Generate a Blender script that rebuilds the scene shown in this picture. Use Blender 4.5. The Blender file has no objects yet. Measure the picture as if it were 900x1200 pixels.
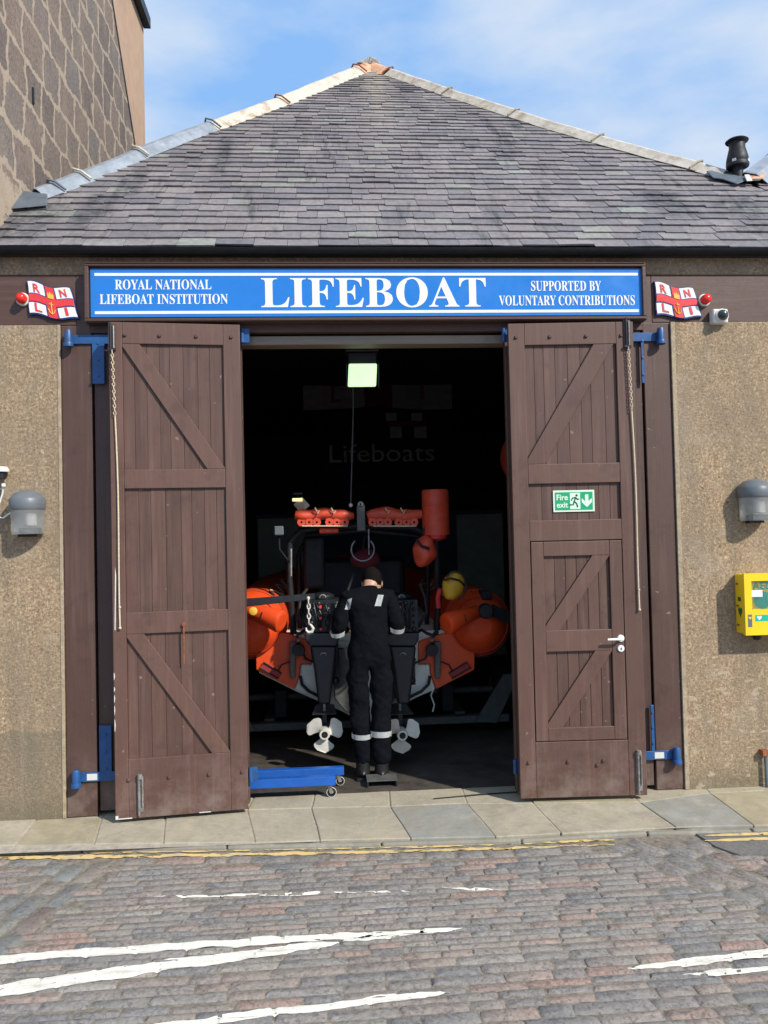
import bpy, bmesh, math, random
from mathutils import Vector, Matrix, noise as mnoise
from mathutils.bvhtree import BVHTree
PI = math.pi
S = bpy.context.scene
COL = S.collection
R = random.Random(11)

# ---------------------------------------------------------------- camera model (also used to measure)
FPX = 933.0
yw, pt, rl = [math.radians(v) for v in (3.9606, 1.4221, -1.3130)]
fw = Vector((math.sin(yw)*math.cos(pt), math.cos(yw)*math.cos(pt), math.sin(pt)))
_rt = fw.cross(Vector((0, 0, 1))).normalized(); _up = _rt.cross(fw)
rt = _rt*math.cos(rl) + _up*math.sin(rl); up = -_rt*math.sin(rl) + _up*math.cos(rl)
CAM = Vector((0, -5.7, 1.93))
def ray(px, py): return fw + rt*((px-450)/FPX) - up*((py-600)/FPX)
def F(px, py, Y=0.0):
    d = ray(px, py); return CAM + d*((Y-CAM.y)/d.y)
def G(px, py, z=0.0):
    d = ray(px, py); return CAM + d*((z-CAM.z)/d.z)
def FX(px, X):
    pass
def XW(px, py, X):
    d = ray(px, py); return CAM + d*((X-CAM.x)/d.x)

cam = bpy.data.cameras.new('camera'); co = bpy.data.objects.new('camera', cam); COL.objects.link(co)
cam.sensor_fit = 'VERTICAL'; cam.sensor_height = 36; cam.lens = FPX/1200*36
cam.clip_start = .05; cam.clip_end = 3000
co.matrix_world = Matrix(((rt.x, up.x, -fw.x, CAM.x), (rt.y, up.y, -fw.y, CAM.y), (rt.z, up.z, -fw.z, CAM.z), (0, 0, 0, 1)))
S.camera = co

# ---------------------------------------------------------------- materials
MATS = {}
class NT:
    def __init__(s, name):
        m = bpy.data.materials.new(name); m.use_nodes = True
        s.m = m; s.t = m.node_tree; s.b = s.t.nodes['Principled BSDF']
    def n(s, typ, **kw):
        nd = s.t.nodes.new('ShaderNode'+typ)
        for k, v in kw.items():
            if k in nd.inputs.keys(): nd.inputs[k].default_value = v
            else: setattr(nd, k, v)
        return nd
    def l(s, a, b): s.t.links.new(a, b)
    def coord(s, kind='Object', scale=None):
        tc = s.n('TexCoord'); o = tc.outputs[kind]
        if scale:
            mp = s.n('Mapping'); mp.inputs['Scale'].default_value = scale; s.l(o, mp.inputs['Vector']); o = mp.outputs[0]
        return o
    def noise(s, vec, scale, detail=4, rough=.6):
        nd = s.n('TexNoise'); nd.inputs['Scale'].default_value = scale; nd.inputs['Detail'].default_value = detail
        nd.inputs['Roughness'].default_value = rough; s.l(vec, nd.inputs['Vector']); return nd.outputs['Fac']
    def ramp(s, fac, stops, interp='LINEAR'):
        r = s.n('ValToRGB'); e = r.color_ramp; e.interpolation = interp
        while len(e.elements) < len(stops): e.elements.new(.5)
        for k, (p, c) in enumerate(stops):
            e.elements[k].position = p
            e.elements[k].color = (c[0], c[1], c[2], 1) if not isinstance(c, (int, float)) else (c, c, c, 1)
        s.l(fac, r.inputs[0]); return r.outputs[0]
    def mix(s, fac, a, b, mode='MIX'):
        x = s.n('Mix'); x.data_type = 'RGBA'; x.blend_type = mode
        for sock, v in ((x.inputs[0], fac), (x.inputs[6], a), (x.inputs[7], b)):
            if isinstance(v, bpy.types.NodeSocket): s.l(v, sock)
            elif isinstance(v, (tuple, list)): sock.default_value = (*v[:3], 1)
            else: sock.default_value = v
        return x.outputs[2]
    def math(s, op, a, b=0.0, clamp=False):
        x = s.n('Math'); x.operation = op; x.use_clamp = clamp
        for sock, v in ((x.inputs[0], a), (x.inputs[1], b)):
            if isinstance(v, bpy.types.NodeSocket): s.l(v, sock)
            else: sock.default_value = v
        return x.outputs[0]
    def bump(s, h, strength=.3, dist=.01, prev=None):
        b = s.n('Bump'); b.inputs['Strength'].default_value = strength; b.inputs['Distance'].default_value = dist
        s.l(h, b.inputs['Height'])
        if prev: s.l(prev, b.inputs['Normal'])
        return b.outputs[0]

def simple(name, col, rough=.5, metal=0, var=.25, sc=12, bump=0, bsc=60, bd=.002, dirt=None, spec=None, coord='Object'):
    if name in MATS: return MATS[name]
    t = NT(name); v = t.coord(coord)
    n1 = t.noise(v, sc, 5, .65)
    lo = [c*(1-var) for c in col]; hi = [min(1, c*(1+var)) for c in col]
    c = t.ramp(n1, [(.25, lo), (.75, hi)])
    if dirt:
        n2 = t.noise(v, sc*.35, 6, .7)
        c = t.mix(t.ramp(n2, [(.52, 0.0), (.66, 1.0)]), c, dirt)
    t.l(c, t.b.inputs['Base Color'])
    n3 = t.noise(v, sc*2.3, 3)
    t.l(t.ramp(n3, [(.2, max(0, rough-.12)), (.8, min(1, rough+.12))]), t.b.inputs['Roughness'])
    t.b.inputs['Metallic'].default_value = metal
    if spec is not None: t.b.inputs['Specular IOR Level'].default_value = spec
    if bump:
        t.l(t.bump(t.noise(v, bsc, 4), bump, bd), t.b.inputs['Normal'])
    MATS[name] = t.m; return t.m

def roughcast():
    t = NT('roughcast'); v = t.coord()
    fine = t.noise(v, 52, 8, .85); mid = t.noise(v, 15, 6, .75); big = t.noise(v, 1.6, 5, .6)
    vo = t.n('TexVoronoi'); vo.inputs['Scale'].default_value = 95; t.l(v, vo.inputs['Vector'])
    speck = t.ramp(vo.outputs['Color'], [(0, 0.0), (1, 1.0)])
    c = t.ramp(fine, [(.36, (.10, .07, .042)), (.46, (.33, .245, .155)), (.54, (.43, .33, .22)), (.64, (.70, .58, .42))])
    c = t.mix(t.ramp(mid, [(.40, .0), (.66, .55)]), c, (.235, .165, .095), 'MIX')
    sp = t.math('GREATER_THAN', t.math('MULTIPLY', speck, 1.0), .93)
    c = t.mix(t.math('MULTIPLY', sp, .6), c, (.72, .62, .46))
    sp2 = t.math('LESS_THAN', speck, .09)
    c = t.mix(t.math('MULTIPLY', sp2, .55), c, (.09, .06, .035))
    c = t.mix(1.0, c, (1.22, 1.155, 1.08), 'MULTIPLY')
    c = t.mix(1.0, c, t.ramp(t.noise(v, 26, 5, .8), [(.38, .80), (.62, 1.2)]), 'MULTIPLY')
    wst = t.ramp(t.noise(t.coord(scale=(3.2, 3.2, .55)), 1.7, 7, .72), [(.46, 0.0), (.64, .5)])
    c = t.mix(wst, c, (.215, .18, .135))
    pst = t.ramp(t.noise(v, 2.1, 6, .7), [(.52, 0.0), (.66, .45)])
    c = t.mix(pst, c, (.47, .39, .29))
    st2 = t.ramp(t.noise(t.coord(scale=(1.6, 1.6, .7)), 1.9, 7, .7), [(.34, .42), (.47, 0.0)])
    c = t.mix(st2, c, (.20, .155, .105))
    st3 = t.ramp(t.noise(v, 4.2, 6, .7), [(.56, 0.0), (.7, .35)])
    c = t.mix(st3, c, (.52, .42, .30))
    # broad weathering
    c = t.mix(t.ramp(big, [(.38, .45), (.6, 0.0)]), c, (.30, .235, .155), 'MIX')
    # old patched lower course and damp foot (a true change of the render)
    sx = t.n('SeparateXYZ'); t.l(v, sx.inputs[0])
    wob = t.math('MULTIPLY', t.math('SUBTRACT', t.noise(v, 3.5, 4), .5), .16)
    z = t.math('ADD', sx.outputs['Z'], wob)
    left = t.math('LESS_THAN', sx.outputs['X'], 0.0)
    lowp = t.math('MULTIPLY', t.math('LESS_THAN', z, .60), left)
    c = t.mix(t.math('MULTIPLY', lowp, .5), c, (.20, .172, .122))
    foot = t.ramp(z, [(.02, 1.0), (.2, 0.0)])
    c = t.mix(t.math('MULTIPLY', foot, .55), c, (.16, .14, .085))
    # pale scuffs on the right wall foot
    scf = t.ramp(t.noise(t.coord(scale=(1, 1, 2.2)), 8.5, 3, .5), [(.60, 0.0), (.64, 1.0)])
    zb = t.math('MULTIPLY', t.math('LESS_THAN', z, .85), t.math('GREATER_THAN', sx.outputs['X'], 2.6))
    c = t.mix(t.math('MULTIPLY', t.math('MULTIPLY', scf, zb), .55), c, (.62, .52, .37))
    # vertical pale runs
    run = t.ramp(t.noise(t.coord(scale=(7, 7, .35)), 1.5, 3), [(.56, 0.0), (.75, .22)])
    c = t.mix(run, c, (.52, .43, .3))
    t.l(c, t.b.inputs['Base Color']); t.b.inputs['Roughness'].default_value = .95
    h = t.math('ADD', t.math('MULTIPLY', fine, 1.0), t.math('MULTIPLY', mid, .7))
    t.l(t.bump(h, 1.0, .016), t.b.inputs['Normal'])
    return t.m

def paintwood(name, col, streak=.12, chips=True, grain_axis=(30, 30, 1.2), rough=.5):
    t = NT(name); v = t.coord(); g = t.coord(scale=grain_axis)
    gr = t.noise(g, 2.2, 6, .7); bl = t.noise(v, 2.3, 5, .6); fi = t.noise(v, 40, 4, .6)
    c = t.ramp(gr, [(.3, [x*(1-streak) for x in col]), (.7, [x*(1+streak) for x in col])])
    c = t.mix(t.ramp(bl, [(.35, .0), (.7, .30)]), c, [min(1, x*1.25+.012) for x in col])
    isl = t.n('NewGeometry').outputs['Random Per Island']
    c = t.mix(1.0, c, t.ramp(isl, [(0, .88), (1, 1.12)]), 'MULTIPLY')
    dr = t.ramp(t.noise(t.coord(scale=(grain_axis[0]*.45, grain_axis[1]*.45, grain_axis[2]*.6)), 1.3, 5, .6), [(.53, 0.0), (.70, .5)])
    c = t.mix(dr, c, [x*1.6+.02 for x in col])
    dk = t.ramp(t.noise(v, 3.3, 6, .7), [(.34, .5), (.46, 0.0)])
    c = t.mix(dk, c, [x*.62 for x in col])
    # dusty lower parts
    sx = t.n('SeparateXYZ'); t.l(v, sx.inputs[0])
    if chips:
        dust = t.math('MULTIPLY', t.ramp(sx.outputs['Z'], [(.0, 1.0), (.5, 0.0)]), t.ramp(t.noise(v, 5, 5, .7), [(.44, 0.0), (.66, .6)]))
        c = t.mix(dust, c, (.25, .19, .155))
        ch = t.ramp(t.noise(v, 26, 2, .4), [(.755, 0.0), (.765, 1.0)])
        c = t.mix(t.math('MULTIPLY', ch, .4), c, (.36, .28, .22))
    t.l(c, t.b.inputs['Base Color'])
    t.l(t.ramp(fi, [(.2, rough-.08), (.8, rough+.16)]), t.b.inputs['Roughness'])
    t.l(t.bump(t.math('ADD', gr, t.math('MULTIPLY', fi, .35)), .22, .004), t.b.inputs['Normal'])
    return t.m

def islands(name, stops, rough=.8, var=.25, sc=30, stain=None, bump=.4, coord='Object', tint=None):
    t = NT(name); v = t.coord(coord)
    g = t.n('NewGeometry')
    c = t.ramp(g.outputs['Random Per Island'], stops, 'LINEAR')
    n = t.noise(v, sc, 6, .7)
    c = t.mix(1.0, c, t.ramp(n, [(.2, 1-var), (.8, 1+var)]), 'MULTIPLY')
    n2 = t.noise(v, 1.3, 5, .6)
    c = t.mix(1.0, c, t.ramp(n2, [(.3, .82), (.7, 1.12)]), 'MULTIPLY')
    if stain: c = stain(t, v, c)
    t.l(c, t.b.inputs['Base Color'])
    t.l(t.ramp(n, [(.2, rough-.15), (.8, min(1, rough+.12))]), t.b.inputs['Roughness'])
    t.l(t.bump(n, bump, .004), t.b.inputs['Normal'])
    return t.m

RTH = math.radians(42); RP0 = Vector((0, -.07, F(450, 290, -.07).z)); RN = Vector((0, -math.sin(RTH), math.cos(RTH)))
def SLR(px, py):
    d = ray(px, py); return CAM+d*((RP0-CAM).dot(RN)/d.dot(RN))
def slate_stain(t, v, c):
    # dark moss runs and pale lime runs that belong to the slates
    m = t.ramp(t.noise(t.coord(scale=(2.6, .45, .45)), 1.9, 6, .7), [(.57, 0.0), (.68, .7)])
    c = t.mix(m, c, (.045, .045, .048))
    l = t.ramp(t.noise(t.coord(scale=(2.5, .5, .5)), 1.2, 4, .6), [(.60, 0.0), (.75, .35)])
    c = t.mix(l, c, (.36, .32, .28))
    for (px_, pya, pyb, wd_) in ((268, 160, 214, .13), (170, 196, 236, .13), (118, 228, 288, .18), (150, 205, 260, .06), (598, 140, 158, .12), (770, 225, 262, .28), (850, 232, 286, .40), (428, 92, 104, .16), (40, 240, 290, .5)):
        pA = SLR(px_, pya); pB = SLR(px_, pyb)
        sxx = t.n('SeparateXYZ'); t.l(v, sxx.inputs[0])
        dd = t.math('ABSOLUTE', t.math('SUBTRACT', sxx.outputs['X'], t.math('ADD', pA.x-wd_*.5, t.math('MULTIPLY', t.noise(v, 5, 4, .7), wd_))))
        w1 = t.ramp(t.math('DIVIDE', dd, wd_), [(.25, 1.0), (.75, 0.0)])
        w2 = t.math('MULTIPLY', t.math('LESS_THAN', sxx.outputs['Z'], pA.z), t.ramp(t.math('DIVIDE', t.math('SUBTRACT', sxx.outputs['Z'], pB.z), max(.05, pA.z-pB.z)), [(.0, 0.0), (.3, 1.0)]))
        fm = t.math('MULTIPLY', t.math('MULTIPLY', w1, w2), t.ramp(t.noise(v, 11, 5, .7), [(.35, .1), (.62, .8)]))
        c = t.mix(fm, c, (.040, .042, .048))
    # lime run below the ridge end
    sx = t.n('SeparateXYZ'); t.l(v, sx.inputs[0])
    dx = t.math('ABSOLUTE', t.math('SUBTRACT', sx.outputs['X'], t.math('ADD', .60, t.math('MULTIPLY', t.noise(v, 3, 3), .1))))
    m1 = t.math('MULTIPLY', t.ramp(dx, [(.05, 1.0), (.26, 0.0)]), t.ramp(t.math('MULTIPLY', sx.outputs['Z'], .1), [(.52, 0.0), (.70, 1.0)]))
    c = t.mix(t.math('MULTIPLY', m1, t.ramp(t.noise(v, 6, 4), [(.3, .25), (.7, .9)])), c, (.40, .35, .29))
    y = t.ramp(t.noise(v, 9, 3, .5), [(.74, 0.0), (.77, .7)])
    return t.mix(y, c, (.30, .26, .10))

M = {}
M['roughcast'] = roughcast()
BR = (.108, .055, .039)
M['brown'] = paintwood('brown_paint', BR)
M['brown_board'] = paintwood('brown_board_paint', [x*.93 for x in BR], streak=.22)
M['brown_post'] = paintwood('brown_post_paint', [x*.72 for x in BR])
M['brown_h'] = paintwood('brown_fascia_paint', [x*.72 for x in BR], grain_axis=(1.2, 30, 30), chips=False)
M['beam'] = paintwood('weathered_beam', (.22, .18, .14), grain_axis=(1.2, 30, 30), chips=False)
M['slate'] = islands('roof_slate', [(0, (.155, .145, .155)), (.3, (.185, .168, .172)), (.6, (.21, .185, .186)), (.94, (.235, .213, .205)), (.98, (.24, .24, .21)), (1, (.28, .29, .26))], .75, .38, 26, slate_stain, .45)
M['slate_under'] = simple('slate_underlay', (.03, .03, .034), .9)
M['lead'] = simple('lead_sheet', (.30, .33, .36), .45, .3, .3, 9, .2, 20, .004)
M['lead_dark'] = simple('dark_lead', (.12, .145, .17), .5, .2, .3, 9, .25, 20, .006)
M['cap_cream'] = simple('cream_cap', (.60, .53, .42), .6, 0, .25, 14, .3, 30, .004, dirt=(.34, .25, .17))
M['cap_pale'] = simple('pale_grey_cap', (.50, .46, .39), .7, 0, .25, 14, .3, 30, .004, dirt=(.33, .27, .20))
M['cap_orange'] = simple('rust_stained_cap', (.62, .36, .22), .7, 0, .35, 14, .3, 30, .004, dirt=(.30, .10, .05))
M['rust'] = simple('rusty_metal', (.26, .085, .035), .85, 0, .5, 30, .4)
M['lichen'] = simple('lichened_mortar', (.42, .40, .36), .95, 0, .9, 55, .8, 60, .02)
M['render_trim'] = simple('render_trim', (.37, .295, .20), .95, 0, .3, 20, .6, 60, .01)
M['mortar'] = simple('mortar', (.40, .35, .28), .95, 0, .3, 20, .6, 60, .01)
M['mortar_dark'] = simple('sett_joint', (.21, .18, .14), .95, 0, .6, 25, .6, 90, .01)
M['black_gutter'] = simple('black_gutter', (.016, .017, .02), .45, 0, .4, 10, .2)
M['black'] = simple('black_rubber', (.010, .010, .011), .6, 0, .3)
M['black_metal'] = simple('black_metal', (.020, .021, .024), .55, .3, .4)
M['engine'] = simple('engine_grey', (.022, .024, .028), .38, .25, .35, 25)
M['engine_black'] = simple('engine_black', (.018, .021, .023), .4, .2, .5, 40, .4, 80, .004)
M['steel'] = simple('worn_steel', (.30, .29, .27), .55, .5, .45, 30, .3, 60, .003, dirt=(.17, .11, .07))
M['galv'] = simple('galvanised_frame', (.12, .12, .11), .6, .3, .3, 14)
M['prop'] = simple('propeller_metal', (.62, .58, .50), .5, .1, .12, 18)
M['blue'] = simple('blue_gloss_paint', (.018, .085, .25), .42, 0, .25, 14, .15, dirt=(.03, .07, .15))
M['hoistblue'] = simple('hoist_blue_paint', (.012, .10, .42), .35, 0, .12, 10)
M['signblue'] = simple('sign_blue', (.018, .185, .58), .28, 0, .06, 3)
M['white'] = simple('white_paint', (.80, .80, .78), .4, 0, .05, 10)
M['white_dirty'] = simple('dull_white_plastic', (.66, .65, .60), .5, 0, .15, 12)
M['red'] = simple('red_sign_paint', (.72, .045, .045), .4, 0, .08)
M['navy'] = simple('navy_edge', (.01, .03, .17), .4)
M['gold'] = simple('gold_paint', (.85, .48, .06), .4, 0, .1)
M['orange'] = simple('orange_fabric', (.74, .068, .010), .55, 0, .12, 7, .25, 25, .006)
M['orange_hull'] = simple('orange_grp', (.80, .085, .015), .4, 0, .12, 6)
M['orangered'] = simple('orange_red_vinyl', (.68, .075, .03), .5, 0, .2, 10, .3, 25, .008)
M['yellow'] = simple('yellow_plastic', (.86, .60, .015), .38, 0, .06, 6)
M['helmet'] = simple('yellow_helmet_cloth', (.60, .33, .02), .6, 0, .2, 10, .4, 20, .01)
M['hullwhite'] = simple('hull_offwhite', (.82, .82, .72), .45, 0, .12, 8)
M['coverall'] = simple('navy_cloth', (.0022, .0030, .0056), .95, 0, .3, 20, .5, 18, .02, spec=.15)
M['reflective'] = simple('reflective_tape', (.72, .74, .72), .5, 0, .1, 40)
M['skin'] = simple('skin', (.52, .30, .20), .55, 0, .08, 12)
M['hair'] = simple('dark_hair', (.006, .004, .003), .9, 0, .5, 60, .8, 120, .006, spec=.15)
M['boot'] = simple('boot_leather', (.012, .012, .012), .5, 0, .3)
M['interior'] = simple('gloom_toned_interior', (.045, .048, .052), .85, 0, .3, 3)  # very low colour stands in for the gloom of the room
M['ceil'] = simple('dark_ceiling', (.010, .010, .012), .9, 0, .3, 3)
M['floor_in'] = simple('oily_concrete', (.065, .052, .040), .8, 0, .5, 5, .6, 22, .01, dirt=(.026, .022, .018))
M['olive'] = simple('olive_steel', (.30, .28, .19), .7, 0, .2, 6)
M['seam'] = simple('dark_orange_seam', (.42, .04, .01), .6)
M['capgrey'] = simple('grey_plastic', (.135, .15, .16), .42, 0, .12, 12)
M['green'] = simple('safety_green', (.01, .36, .15), .4, 0, .06)
M['green_dark'] = simple('dark_green_print', (.01, .12, .06), .4, 0, .06)
M['teal'] = simple('teal_print', (.01, .42, .32), .4, 0, .06)
M['photolum'] = simple('pale_green_white', (.68, .82, .66), .45, 0, .04)
M['redlamp'] = simple('red_lens', (.80, .03, .02), .2, 0, .06)
M['cordpale'] = simple('pale_rope', (.62, .52, .36), .8, 0, .25, 60)
M['darkstaff'] = simple('dim_white_cloth', (.42, .42, .42), .8, 0, .2)  # white toned down, indoor shade is put into the colour
M['dimred'] = simple('dim_red_cloth', (.16, .02, .025), .8, 0, .2)  # red toned down the same way, shade of the deep interior included
M['tanwall'] = simple('tan_render', (.50, .33, .215), .9, 0, .10, 6, .3, 60, .004, dirt=(.44, .30, .2))
M['wallgrey'] = simple('sticker_plate', (.35, .03, .03), .5)

def glassy(name, col, rough=.15, trans=.6):
    t = NT(name); v = t.coord()
    t.l(t.ramp(t.noise(v, 20, 3), [(.2, [c*.9 for c in col]), (.8, col)]), t.b.inputs['Base Color'])
    t.b.inputs['Roughness'].default_value = rough; t.b.inputs['Transmission Weight'].default_value = trans
    return t.m
M['diffuser'] = glassy('clear_ribbed_plastic', (.82, .82, .79), .22, .82)
M['smokedome'] = glassy('smoked_dome', (.03, .05, .05), .05, .1)
M['window'] = glassy('cabinet_window', (.95, 1, .98), .02, .98)
M['card'] = simple('dark_card', (.03, .06, .06), .6)

def emis(name, col, st):
    t = NT(name); v = t.coord()
    c = t.ramp(t.noise(v, 9, 2), [(.2, [x*.8 for x in col]), (.8, col)])
    t.l(c, t.b.inputs['Emission Color']); t.b.inputs['Emission Strength'].default_value = st
    t.b.inputs['Base Color'].default_value = (.5, .5, .45, 1); return t.m
M['lamp_on'] = emis('lit_lens', (.62, 1.0, .50), 1.15)
M['lamp_yel'] = emis('lit_yellow_strip', (1.0, .85, .35), 1.3)

def rubble():
    t = NT('rubble_masonry'); v = t.coord()
    sx = t.n('SeparateXYZ'); t.l(v, sx.inputs[0])
    nx = t.n('TexNoise'); nx.inputs['Scale'].default_value = 2.6; nx.inputs['Detail'].default_value = 7; nx.inputs['Roughness'].default_value = .68; t.l(v, nx.inputs['Vector'])
    sn = t.n('SeparateColor'); t.l(nx.outputs['Color'], sn.inputs[0])
    def grid(w, h, amp, m, smooth, off=0):
        cb = t.n('CombineXYZ')
        t.l(t.math('ADD', t.math('ADD', sx.outputs['Y'], off), t.math('MULTIPLY', t.math('SUBTRACT', sn.outputs[0], .5), amp)), cb.inputs[0])
        t.l(t.math('ADD', sx.outputs['Z'], t.math('MULTIPLY', t.math('SUBTRACT', sn.outputs[1], .5), amp*.9)), cb.inputs[1])
        b = t.n('TexBrick'); b.inputs['Scale'].default_value = 1; b.inputs['Brick Width'].default_value = w; b.inputs['Row Height'].default_value = h
        b.inputs['Mortar Size'].default_value = m; b.inputs['Mortar Smooth'].default_value = smooth
        b.inputs['Color1'].default_value = (.0, .0, .0, 1); b.inputs['Color2'].default_value = (1, 1, 1, 1); b.inputs['Mortar'].default_value = (.5, .5, .5, 1)
        b.offset = .43; b.squash = .8; b.squash_frequency = 3
        t.l(cb.outputs[0], b.inputs['Vector']); return b
    b = grid(.42, .36, .34, .026, .3)
    fi = t.noise(v, 40, 6, .75)
    st = t.ramp(b.outputs['Color'], [(0, (.15, .118, .10)), (.35, (.195, .152, .125)), (.7, (.225, .168, .132)), (1, (.185, .16, .14))])
    st = t.mix(1.0, st, t.ramp(fi, [(.3, .5), (.7, 1.5)]), 'MULTIPLY')
    st = t.mix(t.ramp(t.noise(v, 3.5, 6, .7), [(.5, 0.0), (.66, .5)]), st, (.30, .235, .17))
    mo = t.mix(t.noise(v, 14, 4), (.50, .395, .29), (.34, .265, .19))
    wid = t.math('ADD', b.outputs['Fac'], t.math('MULTIPLY', t.math('SUBTRACT', t.noise(v, 5, 7, .78), .55), 2.6))
    fac = t.ramp(wid, [(.30, 0.0), (.42, 1.0)])
    # mortar smeared over the lower courses beside the roof
    zz = t.math('MULTIPLY', t.math('LESS_THAN', t.math('ADD', sx.outputs['Z'], t.math('MULTIPLY', fi, .25)), 4.75), t.ramp(t.noise(v, 3.1, 4), [(.44, 0.0), (.5, 1.0)]))
    fac = t.math('MAXIMUM', fac, zz)
    t.l(t.mix(fac, st, mo), t.b.inputs['Base Color']); t.b.inputs['Roughness'].default_value = .95
    h = t.math('ADD', t.math('MULTIPLY', fac, .5), t.math('MULTIPLY', fi, .5))
    t.l(t.bump(h, .7, .015), t.b.inputs['Normal'])
    return t.m
M['rubble'] = rubble()

def sett_stain(t, v, c):
    d = t.ramp(t.noise(v, 4.2, 8, .75), [(.42, 0.0), (.66, .75)])
    c = t.mix(d, c, (.265, .24, .205))
    k = t.ramp(t.noise(v, 60, 5, .75), [(.54, 0.0), (.66, .7)])
    c = t.mix(k, c, (.32, .29, .25))
    k2 = t.ramp(t.noise(v, 48, 3, .6), [(.36, .55), (.44, 0.0)])
    return t.mix(k2, c, (.075, .07, .065))
M['sett'] = islands('stone_setts', [(0, (.155, .15, .15)), (.18, (.21, .198, .19)), (.36, (.245, .198, .168)), (.52, (.19, .178, .172)), (.68, (.26, .213, .185)), (.80, (.30, .19, .15)), (.90, (.29, .265, .23)), (1, (.17, .163, .158))],   .8, .75, 42, sett_stain, 1.0)
M['sett_band'] = islands('blue_setts', [(0, (.115, .13, .14)), (.35, (.17, .185, .185)), (.65, (.24, .235, .20)), (.85, (.20, .15, .13)), (1, (.30, .28, .22))], .7, .32, 26, sett_stain, .5)
M['slab'] = islands('pavement_slabs', [(0, (.47, .42, .30)), (.35, (.40, .37, .29)), (.6, (.33, .33, .29)), (1, (.29, .30, .28))], .85, .16, 16, None, .25)
def slabmat(name, col):
    t = NT(name); v = t.coord()
    c = t.ramp(t.noise(v, 5, 6, .7), [(.3, [x*.8 for x in col]), (.7, [x*1.15 for x in col])])
    c = t.mix(t.ramp(t.noise(v, 45, 5, .7), [(.3, .35), (.6, 0.0)]), c, [x*.6 for x in col])
    c = t.mix(t.ramp(t.noise(v, 2.6, 7, .7), [(.48, 0.0), (.62, .6)]), c, (.26, .225, .165))
    c = t.mix(t.ramp(t.noise(v, 7, 7, .75), [(.60, 0.0), (.68, .5)]), c, (.17, .15, .115))
    c = t.mix(t.ramp(t.noise(v, 3.7, 5, .7), [(.34, .4), (.44, 0.0)]), c, (.50, .46, .38))
    t.l(c, t.b.inputs['Base Color']); t.b.inputs['Roughness'].default_value = .85
    t.l(t.bump(t.noise(v, 30, 6, .7), .35, .006), t.b.inputs['Normal']); return t.m
M['slab_buff'] = slabmat('buff_flagstone', (.43, .375, .27))
M['slab_grey'] = slabmat('grey_flagstone', (.325, .315, .27))
M['slab_tan'] = slabmat('tan_flagstone', (.40, .34, .22))
M['kerb'] = slabmat('kerb_stone', (.27, .25, .20))
M['asphalt'] = simple('old_asphalt', (.17, .16, .145), .9, 0, .35, 60, .7, 160, .006)
def groundmat():
    t = NT('ground_setts'); v = t.coord()
    b = t.n('TexBrick'); b.inputs['Scale'].default_value = 1; b.inputs['Brick Width'].default_value = .25; b.inputs['Row Height'].default_value = .115
    b.inputs['Mortar Size'].default_value = .008
    b.inputs['Color1'].default_value = (.14, .14, .16, 1); b.inputs['Color2'].default_value = (.24, .19, .17, 1); b.inputs['Mortar'].default_value = (.2, .18, .15, 1)
    t.l(v, b.inputs['Vector'])
    c = t.mix(1.0, b.outputs['Color'], t.ramp(t.noise(v, 3, 6, .7), [(.2, .7), (.8, 1.3)]), 'MULTIPLY')
    t.l(c, t.b.inputs['Base Color']); t.b.inputs['Roughness'].default_value = .85; return t.m
M['ground'] = groundmat()
M['roadwhite'] = simple('road_line_white', (.80, .76, .65), .75, 0, .12, 25, .5, 60, .005, dirt=(.62, .58, .48))
M['roadyellow'] = simple('road_line_yellow', (.70, .50, .20), .8, 0, .2, 25, .4, 60, .004, dirt=(.50, .42, .28))

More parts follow.
